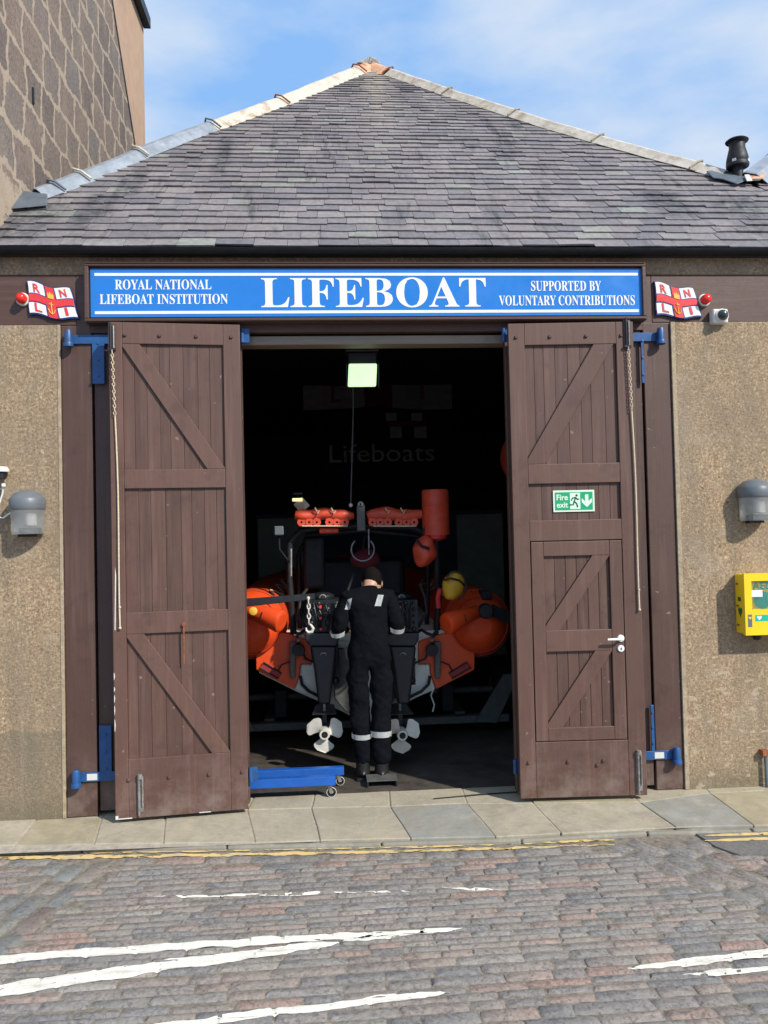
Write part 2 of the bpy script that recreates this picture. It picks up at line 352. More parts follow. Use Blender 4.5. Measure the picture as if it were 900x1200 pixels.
# ---------------------------------------------------------------- mesh builders
class MB:
    def __init__(s): s.bm = bmesh.new(); s.mats = []
    def mi(s, m):
        if m not in s.mats: s.mats.append(m)
        return s.mats.index(m)
    def face(s, pts, m=None):
        vs = [s.bm.verts.new(Vector(p)) for p in pts]
        try: f = s.bm.faces.new(vs)
        except ValueError: return None
        if m: f.material_index = s.mi(m)
        return f
    def box(s, x0, x1, y0, y1, z0, z1, m=None, X=None):
        X = X or Matrix()
        x0, x1 = sorted((x0, x1)); y0, y1 = sorted((y0, y1)); z0, z1 = sorted((z0, z1))
        v = [s.bm.verts.new(X @ Vector(p)) for p in ((x0,y0,z0),(x1,y0,z0),(x1,y1,z0),(x0,y1,z0),(x0,y0,z1),(x1,y0,z1),(x1,y1,z1),(x0,y1,z1))]
        for q in ((0,3,2,1),(4,5,6,7),(0,1,5,4),(1,2,6,5),(2,3,7,6),(3,0,4,7)):
            f = s.bm.faces.new([v[i] for i in q])
            if m: f.material_index = s.mi(m)
        return s
    def prism(s, pts, d, m=None, X=None):
        """pts: polygon corners (3d); d: extrusion vector"""
        X = X or Matrix(); d = Vector(d); pts = [Vector(p) for p in pts]
        a = [s.bm.verts.new(X @ p) for p in pts]; b = [s.bm.verts.new(X @ (p+d)) for p in pts]
        n = len(pts); fs = [s.bm.faces.new(a), s.bm.faces.new(b[::-1])]
        for i in range(n): fs.append(s.bm.faces.new([a[i], b[i], b[(i+1) % n], a[(i+1) % n]]))
        if m:
            for f in fs: f.material_index = s.mi(m)
        bmesh.ops.recalc_face_normals(s.bm, faces=fs)
        return s
    def bar(s, a, b, w, t, n=(0, -1, 0), m=None):
        """bar of width w, thickness t along n, from a to b"""
        a, b, n = Vector(a), Vector(b), Vector(n).normalized()
        d = (b-a).normalized(); sd = d.cross(n).normalized()*w/2
        return s.prism([a-sd, a+sd, b+sd, b-sd], n*t, m)
    def tube(s, pts, r, seg=10, m=None, cap=True, closed=False):
        pts = [Vector(p) for p in pts]; n = len(pts)
        rs = r if isinstance(r, (list, tuple)) else [r]*n
        rings = []; prev = None
        for i, p in enumerate(pts):
            if closed: t = (pts[(i+1) % n]-pts[i-1])
            else: t = pts[min(i+1, n-1)]-pts[max(i-1, 0)]
            t.normalize()
            if prev is None:
                u = t.orthogonal().normalized()
            else:
                u = (prev - t*prev.dot(t)).normalized()
            prev = u; w = t.cross(u)
            rings.append([s.bm.verts.new(p + (u*math.cos(k*2*PI/seg)+w*math.sin(k*2*PI/seg))*rs[i]) for k in range(seg)])
        rng = range(n if closed else n-1)
        mi = s.mi(m) if m else 0
        for i in rng:
            A, B = rings[i], rings[(i+1) % n]
            for k in range(seg):
                f = s.bm.faces.new([A[k], A[(k+1) % seg], B[(k+1) % seg], B[k]]); f.smooth = True; f.material_index = mi
        if cap and not closed:
            f = s.bm.faces.new(rings[0][::-1]); f.material_index = mi
            f = s.bm.faces.new(rings[-1]); f.material_index = mi
        return s
    def lathe(s, prof, c, axis=(0, 0, 1), seg=24, m=None, a0=0, a1=2*PI):
        """prof: (radius, height) pairs"""
        c = Vector(c); ax = Vector(axis).normalized(); u = ax.orthogonal().normalized(); w = ax.cross(u)
        rings = []
        for r, h in prof:
            if r < 1e-5: rings.append([s.bm.verts.new(c+ax*h)])
            else: rings.append([s.bm.verts.new(c+ax*h+(u*math.cos(k*2*PI/seg)+w*math.sin(k*2*PI/seg))*r) for k in range(seg)])
        mi = s.mi(m) if m else 0
        for A, B in zip(rings, rings[1:]):
            for k in range(seg):
                k2 = (k+1) % seg
                if len(A) == 1 and len(B) == 1: continue
                if len(A) == 1: vs = [A[0], B[k2], B[k]]
                elif len(B) == 1: vs = [A[k], A[k2], B[0]]
                else: vs = [A[k], A[k2], B[k2], B[k]]
                f = s.bm.faces.new(vs); f.smooth = True; f.material_index = mi
        return s
    def ball(s, c, r, m=None, seg=20, rings=12, sc=(1, 1, 1), X=None):
        mat = (X or Matrix()) @ Matrix.Translation(Vector(c)) @ Matrix.Diagonal((r*sc[0], r*sc[1], r*sc[2], 1))
        q = bmesh.ops.create_uvsphere(s.bm, u_segments=seg, v_segments=rings, radius=1, matrix=mat)
        mi = s.mi(m) if m else 0
        for v in q['verts']:
            for f in v.link_faces: f.smooth = True; f.material_index = mi
        return s
    def rough(s, amp, sc=4, seed=0):
        for v in s.bm.verts:
            v.co += mnoise.noise_vector(v.co*sc+Vector((seed, 0, 0)))*amp
        return s
    def build(s, name, mat=None, parent=None, bevel=0, seg=1, sub=0, X=None, smooth=False):
        me = bpy.data.meshes.new(name); 
        if mat and not s.mats: s.mats = [mat]
        s.bm.normal_update()
        s.bm.to_mesh(me); s.bm.free()
        for m in s.mats: me.materials.append(M[m] if isinstance(m, str) else m)
        o = bpy.data.objects.new(name, me); COL.objects.link(o)
        if X is not None: o.matrix_world = X
        if parent is not None:
            o.parent = parent
        if bevel:
            b = o.modifiers.new('bevel', 'BEVEL'); b.width = bevel; b.segments = seg; b.limit_method = 'ANGLE'; b.angle_limit = .6
        if sub:
            q = o.modifiers.new('sub', 'SUBSURF'); q.levels = q.render_levels = sub
        if smooth:
            for p in me.polygons: p.use_smooth = True
        if not sub and any(p.use_smooth for p in me.polygons):
            e = o.modifiers.new('split', 'EDGE_SPLIT'); e.split_angle = math.radians(38)
        return o

def thing(name, label, cat, loc=(0, 0, 0), group=None):
    o = bpy.data.objects.new(name, None); COL.objects.link(o); o.empty_display_size = .1
    o['label'] = label; o['category'] = cat
    if group: o['group'] = group
    return o
def tag(o, label, cat, group=None):
    o['label'] = label; o['category'] = cat
    if group: o['group'] = group
    return o
def struct(o): o['kind'] = 'structure'; return o

def serif(s):
    return ''.join(chr(0x1D400+ord(c)-65) if 'A' <= c <= 'Z' else c for c in s)
def text(s, x0, x1, z0, z1, y, mat, parent=None, name='lettering', bold=False, off=0, depth=.002, X=None, fit=None):
    """lettering in the plane y, filling x0..x1 and cap height z0..z1"""
    cu = bpy.data.curves.new('t', 'FONT'); cu.body = serif(s) if bold else s
    cu.resolution_u = 3; cu.offset = off
    ob = bpy.data.objects.new('t', cu); COL.objects.link(ob); bpy.context.view_layer.update()
    me = bpy.data.meshes.new_from_object(ob); COL.objects.unlink(ob); bpy.data.objects.remove(ob)
    bm = bmesh.new(); bm.from_mesh(me); bpy.data.meshes.remove(me)
    xs = [v.co.x for v in bm.verts]; zs = [v.co.y for v in bm.verts]
    a, b, c, d = min(xs), max(xs), 0 if min(zs) > -.05 else min(zs), max(zs)
    for v in bm.verts:
        X_ = x0+(v.co.x-a)/(b-a)*(x1-x0); Z_ = z0+(v.co.y-c)/(d-c)*(z1-z0)
        v.co = Vector((X_, y, Z_)) if fit is None else fit(X_, Z_)
    bmesh.ops.recalc_face_normals(bm, faces=bm.faces)
    r = bmesh.ops.extrude_face_region(bm, geom=bm.faces[:])
    for e in r['geom']:
        if isinstance(e, bmesh.types.BMVert): e.co.y -= depth
    q = MB(); q.bm.free(); q.bm = bm
    return q.build(name, mat, parent, X=X)

# ================================================================= GROUND
ZR = -.03     # road level below the pavement
def flat(name, pts, z, mat):
    q = MB(); q.face([(p[0], p[1], z) for p in pts]); return struct(q.build(name, mat))
flat('ground', [(-1500, -1500), (1500, -1500), (1500, 1500), (-1500, 1500)], -.12, 'ground')

kl = [G(-250, 1009), G(0, 994), G(300, 990), G(600, 983), G(760, 973), G(900, 970), G(1150, 962)]   # kerb front line
def kerb_y(x):
    for a, b in zip(kl, kl[1:]):
        if x <= b.x: return a.y+(b.y-a.y)*(x-a.x)/(b.x-a.x)
    return kl[-1].y
XL, XR = -4.0, 5.2

def sett(q, c, u, v, L, W, z, mat, rr=.012):
    """one stone: domed, irregular top, sides down to the joint"""
    u = u.normalized(); v = v.normalized()
    def P(a, b, zz):
        p = c+u*(a*L/2)+v*(b*W/2); return Vector((p.x, p.y, zz))
    jit = [[R.uniform(-.05, .05), R.uniform(-.09, .09)] for _ in range(4)]
    cor = [(-1, -1), (1, -1), (1, 1), (-1, 1)]
    tl = R.uniform(-.002, .002); tw = R.uniform(-.0015, .0015); dz = R.uniform(-.003, .0025)
    base, top, mid = [], [], []
    for (a, b), (ja, jb) in zip(cor, jit):
        k1, k2 = .0, .0
        # chamfered corners give a rounded outline
        for (da, db) in (((-a*.10, 0), (0, -b*.22)) if a*b < 0 else ((0, -b*.22), (-a*.10, 0))):
            A, B_ = a+da+ja, b+db+jb
            base.append(P(A, B_, z-.03))
            mid.append(P(A, B_, z-.0075+dz))
            sh = 1-.024/W
            top.append(P(A*(1-.02/L), B_*sh, z+dz+tl*A+tw*B_))
    n = len(base); mi = q.mi(mat)
    vb = [q.bm.verts.new(p) for p in base]; vm = [q.bm.verts.new(p) for p in mid]; vt = [q.bm.verts.new(p) for p in top]
    cen = q.bm.verts.new(P(0, 0, z+dz+.0012))
    for i in range(n):
        j = (i+1) % n
        f = q.bm.faces.new([vb[i], vb[j], vm[j], vm[i]]); f.material_index = mi
        f = q.bm.faces.new([vm[i], vm[j], vt[j], vt[i]]); f.smooth = True; f.material_index = mi
        f = q.bm.faces.new([vt[i], vt[j], cen]); f.smooth = True; f.material_index = mi

def line_side(p, a, b): return (b.x-a.x)*(p.y-a.y)-(b.y-a.y)*(p.x-a.x)
LA = (G(142, 1003, ZR), G(10, 1118, ZR)); LB = (G(66, 1003, ZR), G(-70, 1105, ZR))
RA = (G(690, 984, ZR), G(880, 1062, ZR)); RB = (G(790, 976, ZR), G(960, 1050, ZR))
def band(p):
    """True when p lies in one of the two diagonal bands"""
    if p.y < -2.05: return 0
    if line_side(p, *LA) < 0 and line_side(p, *LB) > 0: return 1
    if line_side(p, *RA) > 0 and line_side(p, *RB) < 0: return 2
    return 0
q = MB()
yrow = -.74
while yrow > -7.2:
    w = R.uniform(.048, .082)
    x = XL - R.uniform(0, .3)
    slope = R.uniform(-.004, .004)
    while x < XR:
        L = R.choice((R.uniform(.14, .24), R.uniform(.20, .34)))
        c = Vector((x+L/2, yrow-w/2+slope*x+.010*math.sin(x*1.7+yrow*3), 0))
        if abs(c.x) < 6 and c.y < kerb_y(c.x)-.20 and not band(c) and not (c.x > 2.46 and c.y > -1.16):
            sett(q, c, Vector((1, slope, 0)), Vector((0, 1, 0)), L-R.uniform(.002, .010), w-R.uniform(.002, .008), ZR, 'sett')
        x += L
    yrow -= w
# thin irregular course along the kerb
x = XL
while x < XR:
    L = R.uniform(.14, .3)
    c = Vector((x+L/2, kerb_y(x+L/2)-.135, 0))
    if not band(c) and c.x < 2.46: sett(q, c, Vector((1, -.06, 0)), Vector((0, 1, 0)), L-.014, .10, ZR, 'sett')
    x += L
def lay_band(A, B, inward, nl, mat):
    u = (A[1]-A[0]); u.z = 0; tot = u.length; u.normalize(); v = Vector((-u.y, u.x, 0))
    off = (B[0]-A[0]).dot(v); W = abs(off)/nl; sg = 1 if off > 0 else -1
    for k in range(nl):
        s_ = -.9+R.uniform(0, .1)
        while s_ < tot*1.6:
            L = R.uniform(.17, .30)
            c = A[0]+u*(s_+L/2)+v*sg*(k+.5)*W; c.z = 0
            if c.y < kerb_y(c.x)-.12 and c.y > -2.05: sett(q, c, u, v, L-.016, W-.018, ZR-.001, mat)
            s_ += L
lay_band(LA, LB, 1, 3, 'sett_band'); lay_band(RA, RB, 1, 4, 'sett')
road = struct(q.build('road'))
bvh_mesh = bmesh.new(); bvh_mesh.from_mesh(road.data); BV = BVHTree.FromBMesh(bvh_mesh)
# joint bed under the setts
q = MB()
nx = 90; ny = 60
grid = {}
for i in range(nx+1):
    for j in range(ny+1):
        x = XL+(XR-XL)*i/nx; y0 = kerb_y(x)-.0; y = y0+(-7.2-y0)*j/ny
        grid[i, j] = q.bm.verts.new((x, y, ZR-.0075+.004*mnoise.noise(Vector((x*9, y*9, 0)))))
for i in range(nx):
    for j in range(ny):
        f = q.bm.faces.new([grid[i, j], grid[i, j+1], grid[i+1, j+1], grid[i+1, j]]); f.smooth = True
struct(q.build('sett_bedding', 'mortar_dark'))
# asphalt patch right, by the kerb
q = MB(); pts = [G(812, 975, ZR), G(1200, 966, ZR), G(1200, 993, ZR), G(930, 1001, ZR), G(868, 1003, ZR), G(838, 992, ZR)]
q.prism([(p.x, p.y, ZR-.02) for p in pts], (0, 0, .024)); q.build('asphalt_patch', 'asphalt')['kind'] = 'structure'

# kerb stones and pavement flags
q = MB(); x = XL
while x < XR:
    L = R.uniform(.6, 1.0); a, b = x+.004, x+L-.004
    ya, yb = kerb_y(a), kerb_y(b)
    q.prism([(a, ya, -.12), (b, yb, -.12), (b, yb+.045, -.12), (a, ya+.045, -.12)], (0, 0, .12+R.uniform(-.014, -.006)))
    x += L
struct(q.rough(.004, 5).build('kerb', 'kerb', bevel=.012, seg=2))
bot = [(-260, 1000), (-120, 998), (18, 990), (110, 989), (192, 987), (299, 985), (375, 985), (482, 984), (582, 982), (660, 979), (795, 972), (885, 968), (1010, 965), (1150, 960)]
topp = [(-200, 966), (-90, 962), (45, 958), (120, 957), (194, 955), (290, 949), (365, 947), (457, 945), (547, 941), (625, 941), (750, 940), (832, 929), (930, 924), (1040, 920)]
q = MB(); cm = ['slab_tan', 'slab_buff', 'slab_tan', 'slab_buff', 'slab_buff', 'slab_buff', 'slab_buff', 'slab_grey', 'slab_buff', 'slab_buff', 'slab_grey', 'slab_tan', 'slab_grey', 'slab_buff']
def flag(q, pts, mat):
    pts = [Vector(p) for p in pts]; c = sum(pts, Vector())/len(pts); z = R.uniform(-.004, .002)
    pp = []
    for a, b in zip(pts, pts[1:]+pts[:1]):
        for k in range(5):
            p = a.lerp(b, k/5); d = (c-p).normalized()*(.003+abs(mnoise.noise(p*9))*.009)
            pp.append((p.x+d.x, p.y+d.y, -.07))
    q.prism(pp, (0, 0, .07+z), mat)
for k in range(len(bot)-1):
    b0, b1 = G(*bot[k]), G(*bot[k+1]); t0, t1 = G(*topp[k]), G(*topp[k+1])
    b0.y = kerb_y(b0.x)+.047; b1.y = kerb_y(b1.x)+.047
    flag(q, [b0, b1, t1, t0], cm[k])
# rear row, running back to the wall and the threshold
for k in range(len(topp)-1):
    t0, t1 = G(*topp[k]), G(*topp[k+1])
    if t1.x < -1.9 or t0.x > 2.6: back = .03
    else: back = .26
    sh = R.uniform(-.12, .12)
    if t0.y < back-.03: flag(q, [t0, t1, Vector((t1.x+.02, back, 0)), Vector((t0.x+.02, back, 0))], R.choice(('slab_buff', 'slab_tan', 'slab_buff')))
pav = q.build('pavement', bevel=.006, seg=2); struct(pav)
q = MB(); q.face([(XL, kerb_y(XL)+.05, -.007), (0, kerb_y(0)+.05, -.007), (XR, kerb_y(XR)+.05, -.007), (XR, .28, -.007), (XL, .28, -.007)])
struct(q.build('pavement_bed', 'mortar'))

# painted lines, draped over the stones
def drape(name, top, botm, mat, wear=.45, seed=0, zoff=.0026, edge=.015, cell=.008, worn=0.0, fall=ZR):
    """band between two polylines given in photo measures on the road plane"""
    top = [G(px, py, ZR) for px, py in top]; botm = [G(px, py, ZR) for px, py in botm]
    def at(pl, t):
        k = t*(len(pl)-1); i = min(int(k), len(pl)-2); return pl[i].lerp(pl[i+1], k-i)
    L = sum((b-a).length for a, b in zip(top, top[1:]))
    n = max(4, int(L/cell)); wmax = max((at(top, t/10)-at(botm, t/10)).length for t in range(11)); m = max(3, int(wmax/cell)+2)
    q = MB(); g = {}
    def z(p):
        h = BV.ray_cast(Vector((p.x, p.y, .5)), Vector((0, 0, -1)))
        zz = h[0].z if h[0] is not None else ZR-.006
        return max(zz, ZR-.0045)+zoff
    for i in range(n+1):
        for j in range(m+1):
            e_ = min(i, n-i)*cell; wf = min(1.0, .12+e_/.16+.25*mnoise.noise(Vector((i*.13, seed, 1))))
            p = at(top, i/n).lerp(at(botm, i/n), .5+(j/m-.5)*max(.1, wf))
            k = mnoise.fractal(Vector((p.x*9, p.y*9+(50 if j > m/2 else 0), seed)), 1.0, 2.0, 5)*edge*.7
            g[i, j] = (p.x, p.y+k, z(p))
    vs = {}
    def V(i, j):
        if (i, j) not in vs: vs[i, j] = q.bm.verts.new(g[i, j])
        return vs[i, j]
    for i in range(n):
        for j in range(m):
            x, y, zz = g[i, j]
            f_ = mnoise.fractal(Vector((x*13, y*30, seed+3.3)), 1.0, 2.0, 4)
            if f_ > .95-wear-(worn*.6 if (zz-zoff) < ZR-.006 else 0): continue
            q.bm.faces.new([V(i, j), V(i, j+1), V(i+1, j+1), V(i+1, j)])
    o = q.build(name, mat); return struct(o)
drape('white_line', [(-60, 1124), (0, 1120), (100, 1111), (200, 1105), (300, 1099), (400, 1094), (480, 1090), (542, 1087)],
      [(-60, 1133), (0, 1130), (100, 1122), (200, 1115), (300, 1107), (400, 1100), (480, 1094), (542, 1090)], 'roadwhite', .16, 1, worn=.1)
drape('white_line', [(-80, 1162), (0, 1153), (100, 1139), (200, 1125), (300, 1112), (400, 1101)],
      [(-80, 1179), (0, 1168), (100, 1152), (200, 1137), (300, 1122), (400, 1108)], 'roadwhite', .10, 2, worn=.1)
drape('white_line', [(400, 1099), (460, 1092), (540, 1088)], [(400, 1107), (460, 1099), (540, 1090)], 'roadwhite', .25, 7, worn=.2)
drape('white_line', [(150, 1206), (215, 1196), (330, 1181), (450, 1167), (525, 1160)], [(150, 1218), (215, 1206), (330, 1190), (450, 1175), (525, 1166)], 'roadwhite', .10, 3, worn=.1)
drape('white_line', [(735, 1132), (800, 1124), (900, 1112), (960, 1104)], [(735, 1138), (800, 1133), (900, 1122), (960, 1114)], 'roadwhite', .10, 4, worn=.1)
drape('white_line', [(800, 1141), (840, 1136), (900, 1132), (950, 1128)], [(800, 1144), (840, 1142), (900, 1137), (950, 1133)], 'roadwhite', .55, 5, worn=.3)
drape('white_line', [(180, 1050), (280, 1048), (400, 1045), (480, 1044)], [(180, 1053), (280, 1050.6), (400, 1047.5), (480, 1046.5)], 'roadwhite', .85, 6, worn=.4)
drape('white_line', [(520, 1040), (585, 1041)], [(520, 1043), (585, 1044)], 'roadwhite', .45, 8)
for sd, o in ((11, 0), (12, 7)):
    drape('yellow_line', [(-40, 997+o), (60, 996+o*.9), (140, 995+o*.9), (300, 993+o*.9), (500, 989+o*.85), (720, 983+o*.8)],
          [(-40, 1001+o), (60, 1000+o*.9), (140, 999+o*.9), (300, 996.2+o*.9), (500, 992+o*.85), (720, 985.2+o*.8)], 'roadyellow', .50, sd, edge=.03, cell=.009)
for sd, o in ((13, 0), (14, 6)):
    drape('yellow_line', [(826, 979+o), (900, 976.5+o), (1000, 973+o)], [(826, 982+o), (900, 979.7+o), (1000, 976+o)], 'roadyellow', .2, sd, zoff=.0022, edge=.01, cell=.009)
for o in bpy.data.objects:
    if o.name.startswith('yellow_line') and o.data.vertices and o.data.vertices[0].co.x > 2.2:
        for v in o.data.vertices: v.co.z = max(v.co.z, ZR+.0075)

# ================================================================= BUILDING
ST = thing('boathouse', 'brown roughcast boathouse with slate roof and tall folding brown doors', 'building')
TOP = 3.89
zb0 = F(0, 322)[2]; zb1 = F(0, 381)[2]    # timber band beside the sign
xl, xr = -1.857, 2.552
# roughcast walls (thick), left / right of the opening, and a strip above
def wall(x0, x1, z0, z1, y0=0.0, y1=.32):
    q = MB(); q.box(x0, x1, y0, y1, z0, z1); return q.build('wall', 'roughcast', ST, bevel=.008, seg=2)
wall(-4.2, xl, -.1, zb1); wall(xr, 5.6, -.1, zb1)
wall(-4.2, 5.6, zb0, TOP+.06)
for xa, xb in ((-4.2, -1.75), (2.42, 5.6)):
    q = MB(); q.box(xa, xb, .012, .3, zb1, zb0); q.build('fascia_board', 'brown_h', ST, bevel=.004)
# smooth edge strip of render beside the posts
for xa, xb in ((xr-.001, xr+.032), (xl-.022, xl+.001)):
    q = MB(); q.box(xa, xb, -.006, .004, 0, zb1-.003); q.rough(.004, 3).build('render_edge', 'render_trim', ST, bevel=.003)
# head above the doors, behind the sign
q = MB(); q.box(-1.75, 2.42, .012, .3, F(300, 389)[2], zb0); q.build('door_head', 'brown_h', ST, bevel=.004)
zl0, zl1 = F(430, 401)[2], F(430, 390.5)[2]
q = MB(); q.box(-1.62, 2.36, .06, .20, zl0, zl1-.002); q.build('lintel', 'beam', ST, bevel=.004)
# posts
for a, b in ((xl+.002, -1.645), (2.345, xr-.002)):
    q = MB(); q.box(a, b, .010, .26, 0, zb1-.002); q.build('door_post', 'brown_post', ST, bevel=.006, seg=2)

# interior shell
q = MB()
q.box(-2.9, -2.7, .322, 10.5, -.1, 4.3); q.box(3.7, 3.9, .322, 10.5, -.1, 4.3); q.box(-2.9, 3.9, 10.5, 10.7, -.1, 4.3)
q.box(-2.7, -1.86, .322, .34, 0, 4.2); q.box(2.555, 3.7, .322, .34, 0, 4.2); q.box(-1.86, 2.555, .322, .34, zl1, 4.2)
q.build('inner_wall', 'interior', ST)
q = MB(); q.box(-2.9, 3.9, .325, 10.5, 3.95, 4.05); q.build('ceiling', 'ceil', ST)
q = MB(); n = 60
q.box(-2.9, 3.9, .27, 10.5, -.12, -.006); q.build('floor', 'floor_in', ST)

# ---- door leaves
def leaf(origin, ang, w, h, name='door'):
    o = Matrix.Translation(Vector(origin)) @ Matrix.Rotation(ang, 4, 'Z'); return o
def zat(py, px, Y): return F(px, py, Y)[2]
def framed(X, w, zbot, ztop, rails, sl, sr, th=.05, board_depth=.022, braces=(), bd=.105, holes=()):
    """outer leaf: stiles + rails in local coords (front at y=0, body to +y)"""
    q = MB()
    q.box(0, sl, 0, th, zbot, ztop); q.box(w-sr, w, 0, th, zbot, ztop)
    for a, b in rails: q.box(sl+.0005, w-sr-.0005, .0006, th, a, b)
    d = q.build('door', 'brown', ST, bevel=.004, seg=2, X=X)
    return d
def boards(door, x0, x1, z0, z1, y=.020, n=8, skip=()):
    q = MB(); x = x0; ws_ = [R.uniform(.75, 1.25) for _ in range(n)]; tw = sum(ws_)
    for k in range(n):
        ww = (x1-x0)*ws_[k]/tw
        q.box(x+.0009, x+ww-.0009, y+R.uniform(0, .0030), y+.02, z0-.004, z1+.004); x += ww
    q.box(x0, x1, y+.0055, y+.02, z0-.002, z1+.002)
    q.build('board_panel', 'brown_board', door, bevel=.0015)
def brace(door, a, b, w, y0=.002, y1=.019, x0=None, x1=None, z0=None, z1=None):
    """diagonal clipped to its panel"""
    a = Vector((a[0], 0, a[1])); b = Vector((b[0], 0, b[1])); d = (b-a).normalized(); s_ = Vector((-d.z, 0, d.x))*w/2
    q = MB(); a2, b2 = a-d*.3, b+d*.3
    q.prism([a2-s_+Vector((0, y0, 0)), a2+s_+Vector((0, y0, 0)), b2+s_+Vector((0, y0, 0)), b2-s_+Vector((0, y0, 0))], (0, y1-y0, 0))
    for co_, no in (((x0, 0, 0), (-1, 0, 0)), ((x1, 0, 0), (1, 0, 0)), ((0, 0, z0), (0, 0, -1)), ((0, 0, z1), (0, 0, 1))):
        r = bmesh.ops.bisect_plane(q.bm, geom=q.bm.verts[:]+q.bm.edges[:]+q.bm.faces[:], plane_co=co_, plane_no=no, clear_outer=True)
        ed = [e for e in r['geom_cut'] if isinstance(e, bmesh.types.BMEdge)]
        if ed: bmesh.ops.contextual_create(q.bm, geom=ed)
    q.build('brace', 'brown', door, bevel=.003)
def bolts(door, pts, mat='brown'):
    for x, z in pts:
        q = MB(); q.lathe([(.0, -.012), (.008, -.012), (.013, -.006), (.014, .002)], (x, 0, z), (0, 1, 0), 8, 'brown_post'); q.build('coach_bolt', None, door)

# left folded leaf
A = Vector((-1.478, -.171, 0)); B = Vector((-.598, -.078, 0))
angL = math.atan2(B.y-A.y, B.x-A.x); wL = (B-A).length
XLf = Matrix.Translation(A) @ Matrix.Rotation(angL, 4, 'Z')
zf = lambda py: F(205, py, -.125)[2]
ztL = F(127, 377, -.171)[2]
r1 = (zf(403.5), ztL-.0); r2 = (zf(572), zf(550)); r3 = (zf(741), zf(716)); r4 = (.03, zf(886))
slL, srL = .088, .118
dL = framed(XLf, wL, .03, ztL, [r1, r2, r3, r4], slL, srL)
px0, px1 = slL, wL-srL
for z0, z1 in ((r2[1], r1[0]), (r3[1], r2[0]), (r4[1], r3[0])): boards(dL, px0, px1, z0, z1)
brace(dL, (px0+.05, r1[0]), (px1-.06, r2[1]), .105, x0=px0, x1=px1, z0=r2[1], z1=r1[0])
brace(dL, (px0+.05, r3[0]), (px1-.06, r4[1]), .105, x0=px0, x1=px1, z0=r4[1], z1=r3[0])
bolts(dL, [(wL*f_, ztL-.09) for f_ in (.12, .38, .66, .93)]+[(wL*f_, .29) for f_ in (.1, .40, .70, .955)])

# right folded leaf with wicket
A2 = Vector((1.303, -.128, 0)); B2 = Vector((2.200, -.172, 0))
angR = math.atan2(B2.y-A2.y, B2.x-A2.x); wR = (B2-A2).length
XRf = Matrix.Translation(A2) @ Matrix.Rotation(angR, 4, 'Z')
zg = lambda py: F(680, py, -.15)[2]
ztR = F(670, 378, -.15)[2]
q1 = (zg(403.5), ztR); q2 = (zg(566), zg(543)); q3 = (zg(633), zg(609)); q4 = (.03, zg(868.5))
slR, srR = .115, .125
dR = framed(XRf, wR, .03, ztR, [q1, q2, q3, q4], slR, srR)
rx0, rx1 = slR, wR-srR
boards(dR, rx0, rx1, q2[1], q1[0]); boards(dR, rx0, rx1, q3[1], q2[0])
brace(dR, (rx0+.05, q2[1]), (rx1-.09, q1[0]), .125, x0=rx0, x1=rx1, z0=q2[1], z1=q1[0])
bolts(dR, [(wR*f_, ztR-.10) for f_ in (.06, .33, .62, .90)]+[(wR*f_, .28) for f_ in (.07, .38, .66)]+[(wR*.61, .25)])
# wicket door: its own frame, slightly proud, with gap round it
wz0, wz1 = q4[1]+.006, q3[0]-.006; wx0, wx1 = rx0-.012+.0, rx1+.004
q = MB(); ws = .088
wa, wb = rx0+.006, rx1-.006
m0, m1 = zg(763), zg(738); b1_ = zg(852); t0_ = zg(651)
q.box(wa, wa+ws, -.003, .04, wz0, wz1); q.box(wb-ws, wb, -.003, .04, wz0, wz1)
for a, b in ((wz0, b1_), (m0, m1), (t0_, wz1)): q.box(wa+ws+.0005, wb-ws-.0005, -.0024, .04, a, b)
wk = q.build('wicket_door', 'brown', dR, bevel=.004, seg=2)
for z0, z1 in ((b1_, m0), (m1, t0_)):
    q = MB(); n = 6; cw = (wb-wa-2*ws)/n
    for k in range(n): q.box(wa+ws+k*cw+.0009, wa+ws+(k+1)*cw-.0009, .019, .036, z0-.003, z1+.003)
    q.box(wa+ws, wb-ws, .028, .036, z0-.002, z1+.002); q.build('board_panel', 'brown_board', dR, bevel=.0025)
    brace(dR, (wa+ws+.04, z0), (wb-ws-.06, z1), .10, y0=.0, y1=.018, x0=wa+ws, x1=wb-ws, z0=z0, z1=z1)
# dark gap lining
q = MB(); q.box(rx0+.0, rx1-.0, .042, .048, q4[1], q3[0]); q.build('wicket_stop', 'brown_post', dR)
q = MB(); hz = zg(749); hx = wb-.028
q.lathe([(0, -.014), (.022, -.014), (.025, -.010), (.025, .0)], (hx, -.003, hz), (0, 1, 0), 20, 'white')
q.tube([(hx, -.012, hz), (hx, -.045, hz), (hx-.012, -.052, hz), (hx-.105, -.05, hz-.002)], [.009, .009, .010, .008], 10, 'white')
q.build('door_handle', None, dR)
q = MB(); q.lathe([(0, -.010), (.021, -.010), (.024, -.007), (.024, .0)], (hx, -.003, zg(761)), (0, 1, 0), 20, 'white')
q.box(hx-.003, hx+.003, -.016, -.012, zg(761)-.009, zg(761)+.007, 'black'); q.build('keyhole_plate', None, dR)

# inner leaves (closed against the opening, behind the folded ones)
def inner(x0, x1):
    q = MB(); th = .055; y = .028
    q.box(x0, x0+.12, y, y+th, .03, 3.41); q.box(x1-.12, x1, y, y+th, .03, 3.41)
    for a, b in ((.03, .42), (1.2, 1.33), (2.28, 2.42), (3.26, 3.41)): q.box(x0+.1205, x1-.1205, y+.0006, y+th, a, b)
    d = q.build('door', 'brown_post', ST, bevel=.004)
    q = MB()
    for k in range(8):
        cw = (x1-x0-.24)/8; q.box(x0+.12+k*cw+.002, x0+.12+(k+1)*cw-.002, y+.02, y+.045, .3, 3.35)
    q.build('board_panel', 'brown_board', d); return d
d1 = inner(-1.635, -.60); d2 = inner(1.31, 2.335)
